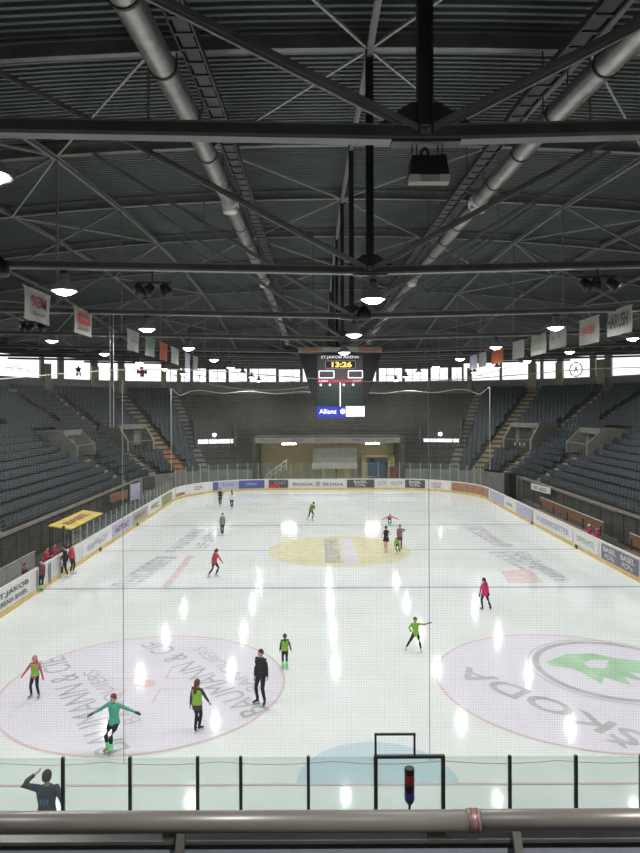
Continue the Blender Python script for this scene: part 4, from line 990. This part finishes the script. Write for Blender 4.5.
# loops of cable carrying the far net, and its two lifting lines
for i, (x0, z0_, x1, z1_, sg, y) in enumerate(((-17.5, 13.4, 2.5, 12.7, 1.5, 69), (-17.5, 12.9, 3.0, 12.4, 1.9, 69.6), (5.5, 12.4, 21, 13.9, 1.3, 69))):
    b = MB(); n = 30; pts = [(x0 + (x1 - x0) * j / n, y, z0_ + (z1_ - z0_) * j / n - sg * 4 * (j / n) * (1 - j / n)) for j in range(n + 1)]
    b.path(pts, .03, 5)
    for j in range(2, n, 2): x, yy, zz = pts[j]; b.tube((x, yy, zz), (x + .15, yy, zz - .3), .02, n=4)
    tag(b.build('sagging_cable', M['rope']), ('upper sagging pale cable in front of the far left windows', 'lower sagging pale cable in front of the far left windows', 'sagging pale cable in front of the far right windows')[i], 'cable')
for i, px in enumerate((107, 110.5)):
    a = PD(px, 268, 26.0); b = MB(); b.tube((a.x, 26.4, 8.2), (a.x, 26.4, bz(10)), .012, n=5); tag(b.build('lifting_line', M['rope']), ('left', 'right')[i] + ' one of two thin vertical lines hanging at the left from the third truss', 'rope')

# ================================================================ NEAR RAILING
ry = 1.78; rz0 = H - (822 - HY) * ry / F
t = empty('viewing_rail', (CX, ry, rz0), 'thick grey tubular handrail across the bottom of the view, above a slate panel', 'railing')
tl = .008
def rp(x, dz_=0, dy=0): return (x, dy, dz_ - tl * 0 * x)
b = MB(); b.tube((-1.4, 0, .002), (.415, 0, .002), .0265, n=24); b.build('handrail', M['rail'], t, smooth=True)
b = MB(); b.tube((.425, 0, .004), (1.4, 0, .006), .0255, n=24); b.build('handrail', M['rail'], t, smooth=True)
b = MB(); b.tube((.404, 0, .002), (.436, 0, .003), .029, n=24); b.build('sleeve', M['rail'], t, smooth=True)
b = MB(); b.tube((.412, 0, .0022), (.416, 0, .0022), .0305, n=24); b.tube((.427, 0, .0025), (.430, 0, .0025), .0305, n=24); b.build('joint_ring', M['darkred'], t)
for x in (-.385, .318):
    b = MB(); b.box((x, 0, -.028), (.05, .03, .022)); b.box((x, .005, -.05), (.025, .02, .05)); b.build('bracket', M['rail_dark'], t)
b = MB(); b.add([(-1.4, .004, -.043), (1.4, .004, -.043), (1.4, -.16, -.30), (-1.4, -.16, -.30), (-1.4, .03, -.043), (1.4, .03, -.043), (1.4, -.13, -.30), (-1.4, -.13, -.30)], [(0, 3, 2, 1), (4, 5, 6, 7), (0, 1, 5, 4), (1, 2, 6, 5), (2, 3, 7, 6), (3, 0, 4, 7)]); b.build('slate_panel', M['panel'], t)
b = MB(); b.bar((-1.4, -.002, -.046), (1.4, -.002, -.041), .03, .009); b.build('panel_edge', M['rail_dark'], t)
for x in (-.36, .53): b = MB(); b.bar((x, -.012, -.02), (x, -.175, -.29), .022, .02, up=(0, 1, 0)); b.build('post', M['rail_dark'], t)
b = MB(); b.box((0, .3, rz0 - 1.15), (30, 4.2, .16)); b.box((0, 2.3, rz0 / 2 - .6), (30, .2, rz0 - 1.2)); struct(b.build('floor_gallery', M['concrete']))
# beacon
bx = PD(408, 790, 11.2); t = empty('goal_beacon', (bx.x, 11.2, 0), 'tall goal lamp with a red upper and a blue lower lens on a dark stem', 'beacon')
def lens(z0, z1, mt, nm):
    b = MB(); b.lathe([(.001, z0), (.078, z0), (.085, z0 + .02), (.085, z1 - .02), (.078, z1), (.001, z1)], n=20); b.build(nm, M[mt], t, smooth=False)
lens(2.79, 2.90, 'black', 'cap'); lens(2.64, 2.80, 'beacon_red', 'red_lens'); lens(2.50, 2.64, 'black', 'middle_body'); lens(2.37, 2.50, 'beacon_blue', 'blue_lens')
b = MB(); b.lathe([(.08, 2.37), (.08, 2.35), (.02, 2.26), (.02, 0)], n=12); b.build('stem', M['black'], t)
b = MB(); b.lathe([(.001, .03), (.18, .03), (.2, 0), (.2, -.06)], n=12); b.build('foot', M['black'], t)

# ================================================================ PEOPLE
def loft(b, secs, n=14):
    """secs: (centre, right axis * a, front axis * b) rings"""
    vs = []
    for c, ax, ay in secs:
        for i in range(n): t = 2 * math.pi * i / n; vs.append(Vector(c) + Vector(ax) * math.cos(t) + Vector(ay) * math.sin(t))
    fs = [(k * n + i, k * n + (i + 1) % n, (k + 1) * n + (i + 1) % n, (k + 1) * n + i) for k in range(len(secs) - 1) for i in range(n)]
    fs += [tuple(range(n - 1, -1, -1)), tuple(range((len(secs) - 1) * n, len(secs) * n))]
    b.add(vs, fs)
def limb(b, pts, rs, n=12):
    pts = [Vector(p) for p in pts]; secs = []
    for i, (p, r) in enumerate(zip(pts, rs)):
        d = (pts[min(len(pts) - 1, i + 1)] - pts[max(0, i - 1)]).normalized(); u = Vector((0, 0, 1)) if abs(d.z) < .95 else Vector((0, 1, 0))
        a = d.cross(u).normalized(); c = a.cross(d).normalized(); secs.append((p, a * r, c * r))
    d0 = (pts[1] - pts[0]).normalized(); d1 = (pts[-1] - pts[-2]).normalized()
    s0 = secs[0]; s1 = secs[-1]
    secs = [(s0[0] - d0 * rs[0] * .8, s0[1] * .35, s0[2] * .35)] + secs + [(s1[0] + d1 * rs[-1] * .8, s1[1] * .35, s1[2] * .35)]
    loft(b, secs, n)
def ik(a, c, l1, l2, hint):
    a, c, hint = Vector(a), Vector(c), Vector(hint); d = c - a; L = min(d.length, (l1 + l2) * .999); u = d.normalized()
    x = (l1 * l1 - l2 * l2 + L * L) / (2 * L); h = math.sqrt(max(0, l1 * l1 - x * x)); p = hint - u * hint.dot(u)
    return a + u * x + p.normalized() * h, a + u * L
def interp(pts, rs):
    """extra points so that limbs swell at the muscle"""
    return pts, rs
def sculpt(b, name, mt, parent, voxel):
    me = b.mesh(name, mt, True); o = bpy.data.objects.new(name, me); C.objects.link(o)
    rm = o.modifiers.new('r', 'REMESH'); rm.mode = 'VOXEL'; rm.voxel_size = voxel; rm.use_smooth_shade = True
    sm = o.modifiers.new('s', 'SMOOTH'); sm.iterations = 3; sm.factor = .5
    bpy.context.view_layer.update(); dg = bpy.context.evaluated_depsgraph_get()
    m2 = bpy.data.meshes.new_from_object(o.evaluated_get(dg)); o.modifiers.clear(); o.data = m2; m2.name = name
    if not m2.materials: m2.materials.append(mt)
    o.parent = parent; return o
SKIN = mat('skin', (0.55, 0.33, 0.25), .55, 0, .06, 8); SKIN_LEG = SKIN
def cmat(n, c): 
    if n not in M: M[n] = mat(n, c, .8, 0, .12, 10)
    return M[n]
cmat('cloth_pink', (.62, .07, .22)); cmat('cloth_magenta', (.60, .03, .16)); cmat('vest_green', (.26, .52, .06)); cmat('teal_jumper', (.09, .42, .30)); cmat('leg_black', (.012, .012, .016))
cmat('jacket_black', (.018, .018, .024)); cmat('mint_gaiter', (.25, .75, .33)); cmat('hair_brown', (.07, .035, .025)); cmat('hair_dark', (.02, .014, .012)); cmat('hair_auburn', (.13, .05, .035)); cmat('hat_pink', (.55, .20, .28))
cmat('cloth_red', (.50, .05, .08)); cmat('cloth_grey', (.22, .22, .22)); cmat('cloth_white', (.70, .62, .62)); cmat('navy', (.02, .03, .06)); cmat('brown_top', (.26, .15, .13)); cmat('olive_green', (.16, .20, .09)); cmat('yellow_trim', (.40, .33, .08)); cmat('blue_mark', (.06, .14, .26))
cmat('dark_glove', (.03, .03, .035)); cmat('boot_white', (.62, .62, .62)); cmat('boot_black', (.02, .02, .02)); M['blade'] = mat('skate_blade', (.6, .6, .6), .25, .9, .05, 5); cmat('eye_dark', (.01, .01, .01)); cmat('lips', (.40, .13, .12))
cmat('maroon', (.16, .03, .06)); cmat('sleeve_dark', (.05, .05, .06)); cmat('slate_legs', (.06, .06, .07))
def person(px, py, hgt, face, label, top='jacket_black', sleeve=None, legs='leg_black', hair='hair_brown', style='short', vest=None, gaiter=None, boots='boot_white', skin_arms=False,
           lh=None, rh=None, lf=None, rf=None, lean=(0, 0), crouch=0.0, hat=None, pos=None, skates=True, hem=0.0, skirt=None, twist=0.0, glove=None, headk=None, group=None, mark=None):
    """all offsets are in metres for a 1.7 m figure, x = right in view, y = away, z = up; face = heading in degrees (0 = away from camera, 180 = towards it)"""
    k = hgt / 1.7; hk = (headk or (1.0 if hgt > 1.5 else 1.13))
    loc = pos if pos is not None else P(px, py)
    root = empty('person', loc, label, 'person', group)
    f = R(face); fw = Vector((-math.sin(f), math.cos(f), 0)); rt = Vector((fw.y, -fw.x, 0)); up = Vector((0, 0, 1))
    S = lambda v: Vector(v) * k
    sk = .07 if skates else 0
    pel = Vector((0, 0, .90 + sk - crouch)); lx, ly = lean
    tq = Vector((lx, ly, 0)); Lt = .52
    ax_ = Vector((lx, ly, math.sqrt(max(.05, 1 - lx * lx - ly * ly))))   # torso axis
    sf = (fw - ax_ * fw.dot(ax_)).normalized(); sr = sf.cross(ax_).normalized()
    def T(h, x=0, y=0): return pel + ax_ * h + sr * x + sf * y
    sh = {-1: T(.47, -.165), 1: T(.47, .165)}; hp = {-1: pel + rt * -.085 + up * -.03, 1: pel + rt * .085 + up * -.03}
    # default hands and feet (in view axes)
    hands = {}
    for s, h in ((-1, lh), (1, rh)):
        # lh = the hand seen on the left of the picture; map to the body side
        hands[s] = h
    sidemap = {}
    lf = lf or (-.10, 0, 0); rf = rf or (.10, 0, 0)
    vs_ = 1 if rt.x >= 0 else -1       # body right side lies right in view?
    tgt = {vs_: hands[1], -vs_: hands[-1]}; ft = {vs_: rf, -vs_: lf}
    neck = T(.53); headc = T(.66, 0, .02) ; 
    if abs(lx) + abs(ly) > .5: headc = neck + (ax_ * .6 + up * .4 + fw * .2).normalized() * .14
    body = MB(); jk = MB(); tr = MB(); vest_b = MB(); gt = MB(); sl_only = MB()
    # torso
    def torso(b, ex, h0=-.06, h1=.5, flare=0):
        prof = [(-.10, .13, .10), (-.02, .16, .115), (.08, .145, .10), (.18, .13, .095), (.30, .155, .11), (.40, .17, .11), (.47, .15, .09), (.52, .07, .065)]
        secs = []
        for h, a, c in prof:
            if h < h0 - .01 or h > h1 + .03: continue
            e = ex + (flare if h < .05 else 0); secs.append((S(T(h)), sr * (a + e) * k, sf * (c + e) * k))
        loft(b, secs, 16)
    torso(body, -.012 if skin_arms else -.03, -.1, .52); limb(body, [S(T(.47)), S(neck), S(neck.lerp(headc, .6))], [.06 * k, .05 * k, .048 * k])
    torso(jk, .018, -.1 if not hem else -.1, .5, .008)
    if hem: loft(jk, [(S(pel + up * -hem), rt * (.17) * k, fw * .14 * k), (S(T(-.02)), sr * .18 * k, sf * .135 * k), (S(T(.08)), sr * .16 * k, sf * .12 * k)], 16)
    if vest: torso(vest_b, .032, -.02, .47, .012)
    hand_data = []
    for s in (-1, 1):
        h = tgt[s]
        if h is None: hv = sh[s] + Vector((0, 0, -.50)) + rt * (s * .08) + fw * .08
        else: hv = Vector((h[0], h[1], h[2] + sk))
        el, wr = ik(sh[s], hv, .285, .25, -fw * .6 + rt * (s * .5) + up * -.4)
        m1 = sh[s].lerp(el, .4); m2 = el.lerp(wr, .35)
        limb(body, [S(sh[s]), S(m1), S(el), S(m2), S(wr)], [.04 * k, .036 * k, .031 * k, .031 * k, .022 * k])
        if not skin_arms: limb(jk, [S(T(.44, s * .08)), S(sh[s]), S(m1), S(el), S(m2), S(wr.lerp(el, .06))], [.07 * k, .066 * k, .058 * k, .05 * k, .046 * k, .036 * k])
        # hand: palm, four curled fingers, thumb from the palm side
        d = (wr - el).normalized(); pn_ = (d.cross(fw)).normalized() if abs(d.dot(fw)) < .9 else d.cross(up).normalized(); wv = pn_.cross(d).normalized()
        pc = wr + d * .045
        loft(body, [(S(wr - d * .01), wv * .024 * k, pn_ * .018 * k), (S(pc), wv * .038 * k, pn_ * .016 * k), (S(wr + d * .085), wv * .04 * k, pn_ * .014 * k)], 10)
        for q, (o_, ln) in enumerate(((-.029, .055), (-.01, .07), (.01, .074), (.029, .064))):
            b0 = wr + d * .08 + wv * o_; b1 = b0 + d * ln * .5 + pn_ * .006 + wv * o_ * .2; b2 = b1 + (d * .75 + pn_ * .6).normalized() * ln * .5
            limb(body, [S(b0), S(b1), S(b2)], [.0095 * k, .009 * k, .0078 * k], 8)
        t0 = wr + d * .03 + wv * -.03; t1 = t0 + (d * .6 - wv * .8).normalized() * .035; t2 = t1 + (d * .9 - wv * .25).normalized() * .03
        limb(body, [S(t0), S(t1), S(t2)], [.012 * k, .0105 * k, .009 * k], 8)
        hand_data.append((s, wr, d, wv, pn_))
    ank = {}
    for s in (-1, 1):
        q = ft[s]; fp_ = Vector((q[0], q[1], q[2] + .09 + sk)); kn, an = ik(hp[s], fp_, .405, .405, fw * 1.0 + rt * s * .15)
        m1 = hp[s].lerp(kn, .45); m2 = kn.lerp(an, .35)
        limb(body, [S(hp[s] + up * .03), S(m1), S(kn), S(m2), S(an)], [.085 * k, .072 * k, .05 * k, .052 * k, .034 * k])
        limb(tr, [S(hp[s] + up * .04), S(m1), S(kn), S(m2), S(an.lerp(kn, .05))], [.096 * k, .082 * k, .06 * k, .06 * k, .044 * k])
        if gaiter: limb(gt, [S(kn.lerp(an, .5)), S(kn.lerp(an, .75)), S(an + up * -.03)], [.068 * k, .072 * k, .082 * k])
        ank[s] = (kn, an)
    torso(tr, .012, -.1, .1)
    # head
    hf = (fw * math.cos(twist) + rt * math.sin(twist)).normalized(); hr = Vector((hf.y, -hf.x, 0)); hu = up
    def Hd(x, y, z): return S(headc + (hr * x + hf * y + hu * z) * hk)
    secs = []
    for z, a, c, o_ in ((-.115, .025, .03, .035), (-.10, .045, .05, .028), (-.07, .06, .075, .012), (-.02, .072, .09, 0), (.03, .077, .096, -.004), (.07, .068, .085, -.006), (.10, .045, .055, -.008), (.115, .015, .02, -.008)):
        secs.append((Hd(0, o_, z), hr * a * k * hk, hf * c * k * hk))
    loft(body, secs, 18)
    limb(body, [Hd(0, .085, .01), Hd(0, .10, -.02), Hd(0, .108, -.035)], [.009 * k * hk, .012 * k * hk, .015 * k * hk], 8)
    for s in (-1, 1): loft(body, [(Hd(s * .068, -.01, -.01), hf * .018 * k, hu * .03 * k), (Hd(s * .085, -.018, -.008), hf * .016 * k, hu * .028 * k)], 8)
    sculpt(body, 'body', SKIN, root, .0105)
    for s in (-1, 1):
        b = MB(); c = Hd(s * .03, .083, .005); b.lathe([(.001, -.008 * k), (.007 * k, -.005 * k), (.009 * k, 0), (.007 * k, .005 * k), (.001, .008 * k)], c, 8); b.build('eye', M['eye_dark'], root, True)
    b = MB(); b.tube(Hd(-.02, .082, -.062), Hd(.02, .082, -.062), .006 * k, n=6); b.build('mouth', M['lips'], root)
    vx_ = .013
    if skin_arms: pass
    sculpt(jk, 'top', M[top], root, vx_) if not sleeve else None
    if sleeve:
        sculpt(jk, 'long_sleeved_top', M[sleeve], root, vx_)
    if vest: sculpt(vest_b, 'vest', M[vest], root, vx_)
    if mark:
        # number on the back, standing just off the shirt
        c = S(T(.30)) - sf * (.11 + .03 + .02) * k; bb = MB()
        for dx in (-.055, 0, .055): bb.bar(c + sr * dx * k - ax_ * .05 * k, c + sr * dx * k + ax_ * .05 * k, .026 * k, .01, up=tuple(sf))
        bb.build('back_number', M[mark], root)
    if legs != 'skin': sculpt(tr, 'trousers', M[legs], root, vx_)
    if skirt:
        b = MB(); loft(b, [(S(T(.06)), sr * .155 * k, sf * .115 * k), (S(T(-.06)), sr * .19 * k, sf * .15 * k), (S(pel + up * -.2), rt * .24 * k, fw * .2 * k)], 20); sculpt(b, 'skirt', M[skirt], root, vx_)
    if gaiter: sculpt(gt, 'leg_warmers', M[gaiter], root, vx_)
    if glove:
        b = MB()
        for s, wr, d, wv, pn_ in hand_data:
            loft(b, [(S(wr - d * .03), wv * .036 * k, pn_ * .034 * k), (S(wr + d * .05), wv * .05 * k, pn_ * .032 * k), (S(wr + d * .11), wv * .048 * k, pn_ * .03 * k), (S(wr + d * .165), wv * .024 * k, pn_ * .018 * k)], 12)
            limb(b, [S(wr + d * .03 - wv * .03), S(wr + d * .085 - wv * .072)], [.018 * k, .014 * k], 8)
        b.build('gloves', M[glove], root, True)
    # hair
    b = MB(); secs = []
    for z, a, c, o_ in ((-.05, .072, .055, -.045), (0, .085, .085, -.022), (.04, .087, .098, -.014), (.08, .078, .09, -.010), (.112, .052, .062, -.010), (.13, .02, .025, -.010)):
        secs.append((Hd(0, o_, z), hr * a * k * hk, hf * c * k * hk))
    loft(b, secs, 16)
    if style in ('long', 'tail'):
        e = {'long': (.075, .06), 'tail': (.035, .035)}[style]; z0_ = .0 if style == 'long' else .04; ln = .34 if style == 'long' else .30; bk = -.075 if style == 'long' else -.11
        loft(b, [(Hd(0, bk, z0_ + .03), hr * e[0] * .8 * k, hf * e[1] * .6 * k), (Hd(0, bk - .03, z0_ - ln * .35), hr * e[0] * 1.1 * k, hf * e[1] * .7 * k), (Hd(0, bk - .045, z0_ - ln * .75), hr * e[0] * 1.0 * k, hf * e[1] * .55 * k), (Hd(0, bk - .04, z0_ - ln), hr * e[0] * .4 * k, hf * e[1] * .3 * k)], 12)
    if style == 'bun': loft(b, [(Hd(0, -.08, .06), hr * .03 * k, hu * .03 * k), (Hd(0, -.11, .07), hr * .042 * k, hu * .042 * k), (Hd(0, -.14, .075), hr * .02 * k, hu * .02 * k)], 10)
    sculpt(b, 'hair', M[hair], root, .012)
    if hat:
        b = MB(); secs = []
        for z, a, c, o_ in ((.0, .092, .108, -.01), (.035, .096, .112, -.01), (.08, .092, .106, -.01), (.125, .065, .075, -.012), (.15, .02, .02, -.012)): secs.append((Hd(0, o_, z), hr * a * k * hk, hf * c * k * hk))
        loft(b, secs, 18); b.build('knitted_hat', M[hat], root, True)
    # skates
    for s in (-1, 1):
        kn, an = ank[s]; tf = (fw + rt * s * .35).normalized(); q = ft[s]
        sh_ = an; tr_ = Vector((tf.y, -tf.x, 0)); dz_ = up
        if q[2] > .08:
            sd_ = (an - kn).normalized(); tf = (tf - sd_ * tf.dot(sd_)).normalized(); dz_ = -sd_; tr_ = tf.cross(dz_).normalized()
        b = MB()
        loft(b, [(S(sh_ + dz_ * .10), tr_ * .047 * k, tf * .055 * k), (S(sh_ + dz_ * .02), tr_ * .042 * k, tf * .052 * k), (S(sh_ - dz_ * .05 + tf * .01), tr_ * .042 * k, tf * .065 * k), (S(sh_ - dz_ * .085 + tf * .01), tr_ * .04 * k, tf * .065 * k)], 12)
        loft(b, [(S(sh_ + tf * .0 - dz_ * .05), tr_ * .042 * k, dz_ * .04 * k), (S(sh_ + tf * .09 - dz_ * .055), tr_ * .045 * k, dz_ * .035 * k), (S(sh_ + tf * .16 - dz_ * .065), tr_ * .04 * k, dz_ * .025 * k), (S(sh_ + tf * .195 - dz_ * .07), tr_ * .02 * k, dz_ * .015 * k)], 12)
        bo = sculpt(b, 'skate' if skates else 'shoe', M[boots], root, .012)
        if skates:
            b = MB(); b.bar(S(sh_ - dz_ * .15 - tf * .09), S(sh_ - dz_ * .15 + tf * .2), .006, .03 * k, up=tuple(dz_)); b.bar(S(sh_ - dz_ * .08 - tf * .05), S(sh_ - dz_ * .15 - tf * .05), .01, .04 * k, up=tuple(tf)); b.bar(S(sh_ - dz_ * .08 + tf * .13), S(sh_ - dz_ * .15 + tf * .13), .01, .04 * k, up=tuple(tf))
            bl_ = b.build('blade', M['blade'], bo)
    return root
person(34, 697, 1.26, 172, 'child in pink jacket, pink hat and lime vest skating near the left edge', 'cloth_pink', vest='vest_green', hat='hat_pink', hair='hair_brown', style='long', lh=(-.55, -.1, .80), rh=(.40, -.1, .72), lf=(-.16, .0, 0), rf=(.18, -.05, 0), glove='cloth_pink', boots='cloth_grey', hem=.12)
person(113, 752, 1.54, 160, 'girl in teal jumper with both arms stretched wide and mint leg warmers', 'teal_jumper', hair='hair_auburn', style='short', lh=(-.62, 0, 1.06), rh=(.72, .05, 1.02), lf=(-.18, .05, 0), rf=(-.08, -.08, 0), crouch=.05, gaiter='mint_gaiter', glove='dark_glove', boots='cloth_grey', hem=.1, twist=.3, lean=(-.02, 0))
person(196, 732, 1.42, -25, 'girl with long brown hair seen from behind in lime vest and black leggings', 'sleeve_dark', vest='vest_green', hair='hair_auburn', style='long', lh=(-.24, -.02, .72), rh=(.40, .1, .85), lf=(-.06, .0, 0), rf=(.05, .1, 0), boots='boot_black', legs='leg_black', lean=(.0, 0), hem=.2)
person(260, 704, 1.62, 150, 'adult skater in a black tracksuit standing at the right rim of the left circle', 'jacket_black', hair='hair_dark', style='short', lh=(-.2, -.12, .80), rh=(.22, -.1, .74), lf=(-.12, .05, 0), rf=(.12, -.1, 0), boots='boot_black', legs='leg_black', hem=.08, twist=.2)
person(284, 669, 1.17, 10, 'small child from behind in lime top with mint leg warmers, above the black-clad adult', 'sleeve_dark', vest='vest_green', hair='hair_brown', style='tail', lh=(-.26, .02, .80), rh=(.34, 0, .74), lf=(-.09, 0, 0), rf=(.09, 0, 0), gaiter='mint_gaiter', boots='boot_black', hem=.1)
person(415, 652, 1.27, 170, 'skater in lime top gliding with one leg stretched out to the left', 'vest_green', sleeve=None, hair='hair_dark', style='bun', lh=(-.30, -.2, 1.05), rh=(.62, 0, 1.32), lf=(-.46, .05, .06), rf=(.24, 0, 0), lean=(-.05, 0), crouch=.07, glove='sleeve_dark', boots='boot_white', hem=.14)
person(484, 611, 1.38, 25, 'skater with long dark hair in magenta jacket and black leggings, on the right', 'cloth_magenta', hair='hair_dark', style='long', lh=(-.30, -.05, .72), rh=(.24, .05, .75), lf=(-.12, 0, 0), rf=(.32, .0, 0), boots='boot_black', glove='dark_glove', hem=.16, lean=(-.06, 0), twist=-.8)
person(214, 577, 1.55, -50, 'skater in red top leaning forward between the two lines on the left', 'cloth_red', hair='hair_dark', style='tail', lh=(-.15, 0, .8), rh=(.42, .1, .78), lf=(-.36, -.05, 0), rf=(.06, .1, 0), lean=(.16, .05), crouch=.08, boots='boot_white', hem=.08)
person(222, 535, 1.52, 175, 'skater in grey jacket and black trousers on the far left of the ice', 'cloth_grey', hair='hair_dark', style='short', lh=(-.2, -.05, .75), rh=(.2, -.05, .72), lf=(-.06, 0, 0), rf=(.04, 0, 0), boots='boot_white', hem=.15)
person(220, 506, 1.62, 178, 'distant skater in black waistcoat with yellow trim near the far left boards', 'yellow_trim', vest='jacket_black', hair='hair_auburn', style='short', lh=(-.22, -.05, .95), rh=(.22, -.05, .95), lf=(-.05, 0, 0), rf=(.05, 0, 0), boots='boot_white')
person(231.5, 509, 1.60, 20, 'distant skater in white top with long dark hair near the far left boards', 'cloth_white', hair='hair_dark', style='long', lh=(-.24, 0, .9), rh=(.2, 0, .8), lf=(-.05, 0, 0), rf=(.05, 0, 0), boots='boot_white')
person(310.5, 521, 1.6, -30, 'distant skater in olive green leaning forward into a stride, near the far blue line', 'olive_green', hair='hair_brown', style='short', lh=(-.15, 0, .75), rh=(.3, .1, 1.0), lf=(-.32, -.1, .1), rf=(.08, .05, 0), lean=(.35, .1), crouch=.1, legs='slate_legs', boots='boot_white')
person(389, 526, 1.35, 180, 'distant child in red bent low with both arms spread like wings', 'cloth_red', hair='hair_auburn', style='short', lh=(-.62, -.35, .62), rh=(.66, -.35, .66), lf=(-.05, 0, 0), rf=(.08, 0, 0), lean=(0, -.90), crouch=.25, gaiter='mint_gaiter', legs='leg_black', boots='boot_white', glove='dark_glove')
person(385.5, 553, 1.6, 20, 'figure skater in short black dress with bare legs on the yellow circle', 'jacket_black', skin_arms=True, hair='hair_dark', style='bun', lh=(-.28, -.1, 1.0), rh=(.1, -.15, 1.05), lf=(-.03, 0, 0), rf=(.06, .02, 0), legs='skin', skirt='jacket_black', boots='boot_white')
person(399.5, 550, 1.52, 170, 'adult in brown top standing behind the bending child on the yellow circle', 'brown_top', hair='hair_dark', style='short', lh=(-.2, -.05, .8), rh=(.22, 0, 1.15), lf=(-.06, 0, 0), rf=(.08, 0, 0), legs='slate_legs', boots='boot_black', hem=.05)
person(397.5, 554, 1.25, 150, 'child in lime top bending over in front of the adult on the yellow circle', 'vest_green', hair='hair_auburn', style='short', lh=(-.32, -.2, .40), rh=(.1, -.3, .42), lf=(-.05, 0, 0), rf=(.16, .05, 0), lean=(-.30, -.72), crouch=.12, boots='boot_white')
person(40.5, 590, 1.5, 200, 'skater in dark maroon jacket and mint leg warmers leaning at the left boards', 'maroon', hair='hair_dark', style='short', lh=(-.2, -.05, .85), rh=(.2, -.05, .85), lf=(-.05, 0, 0), rf=(.05, 0, 0), gaiter='mint_gaiter', boots='boot_black', legs='leg_black', glove='dark_glove')
person(64.5, 577, 1.66, 110, 'skater in all black by the left gate, left one of a pair', 'jacket_black', hair='hair_dark', style='short', lh=(-.24, -.05, .85), rh=(.16, -.05, .9), lf=(-.16, -.05, 0), rf=(.1, .1, 0), boots='boot_white')
person(71, 573, 1.60, -100, 'skater in red and black jacket by the left gate, right one of a pair', 'cloth_red', hair='hair_dark', style='tail', lh=(-.18, -.05, .85), rh=(.2, 0, .8), lf=(-.06, 0, 0), rf=(.08, .05, 0), boots='boot_white')
def off_ice(x, y, **kw): return person(0, 0, kw.pop('hgt'), kw.pop('face'), kw.pop('label'), pos=Vector((x, y, -.06)), skates=False, boots='boot_black', **kw)
off_ice(-15.75, 35.2, hgt=1.72, face=-80, label='person in red jacket, arms folded, behind the left boards beside the gate', top='cloth_red', hair='hair_dark', lh=(.1, -.15, 1.15), rh=(.2, .1, 1.15))
off_ice(-15.7, 36.1, hgt=1.72, face=-100, label='person in dark red jacket behind the left boards, nearer the gate post', top='maroon', vest='cloth_red', hair='hair_dark', lh=(0, -.15, 1.0), rh=(.2, .1, 1.0))
off_ice(-15.75, 32.6, hgt=1.45, face=-85, label='short person in brownish top behind the left boards, nearest the picture edge', top='brown_top', vest='maroon', hair='hair_auburn', lh=(0, -.12, .9), rh=(.2, .1, .9))
off_ice(16.1, 42.6, hgt=1.42, face=100, label='child in magenta jacket and white hat behind the right boards, beside the bench', top='cloth_magenta', hair='hair_brown', hat='cloth_white', lh=(-.2, -.1, 1.0), rh=(0, .15, 1.0))
off_ice(16.1, 41.4, hgt=1.40, face=95, label='child in salmon pink hat behind the right boards', top='cloth_magenta', hair='hair_brown', hat='hat_pink', lh=(-.2, -.1, 1.0), rh=(0, .15, 1.0))
person(0, 0, 1.84, 5, 'person in dark jersey with blue back number, hand to head, at the near glass', 'navy', hair='hair_dark', style='short', lh=(-.24, .05, 1.58), rh=(.24, .12, 1.05), pos=Vector((CX - 5.28, 13.0, 0)), legs='jacket_black', boots='boot_black', mark='blue_mark', hem=.12)
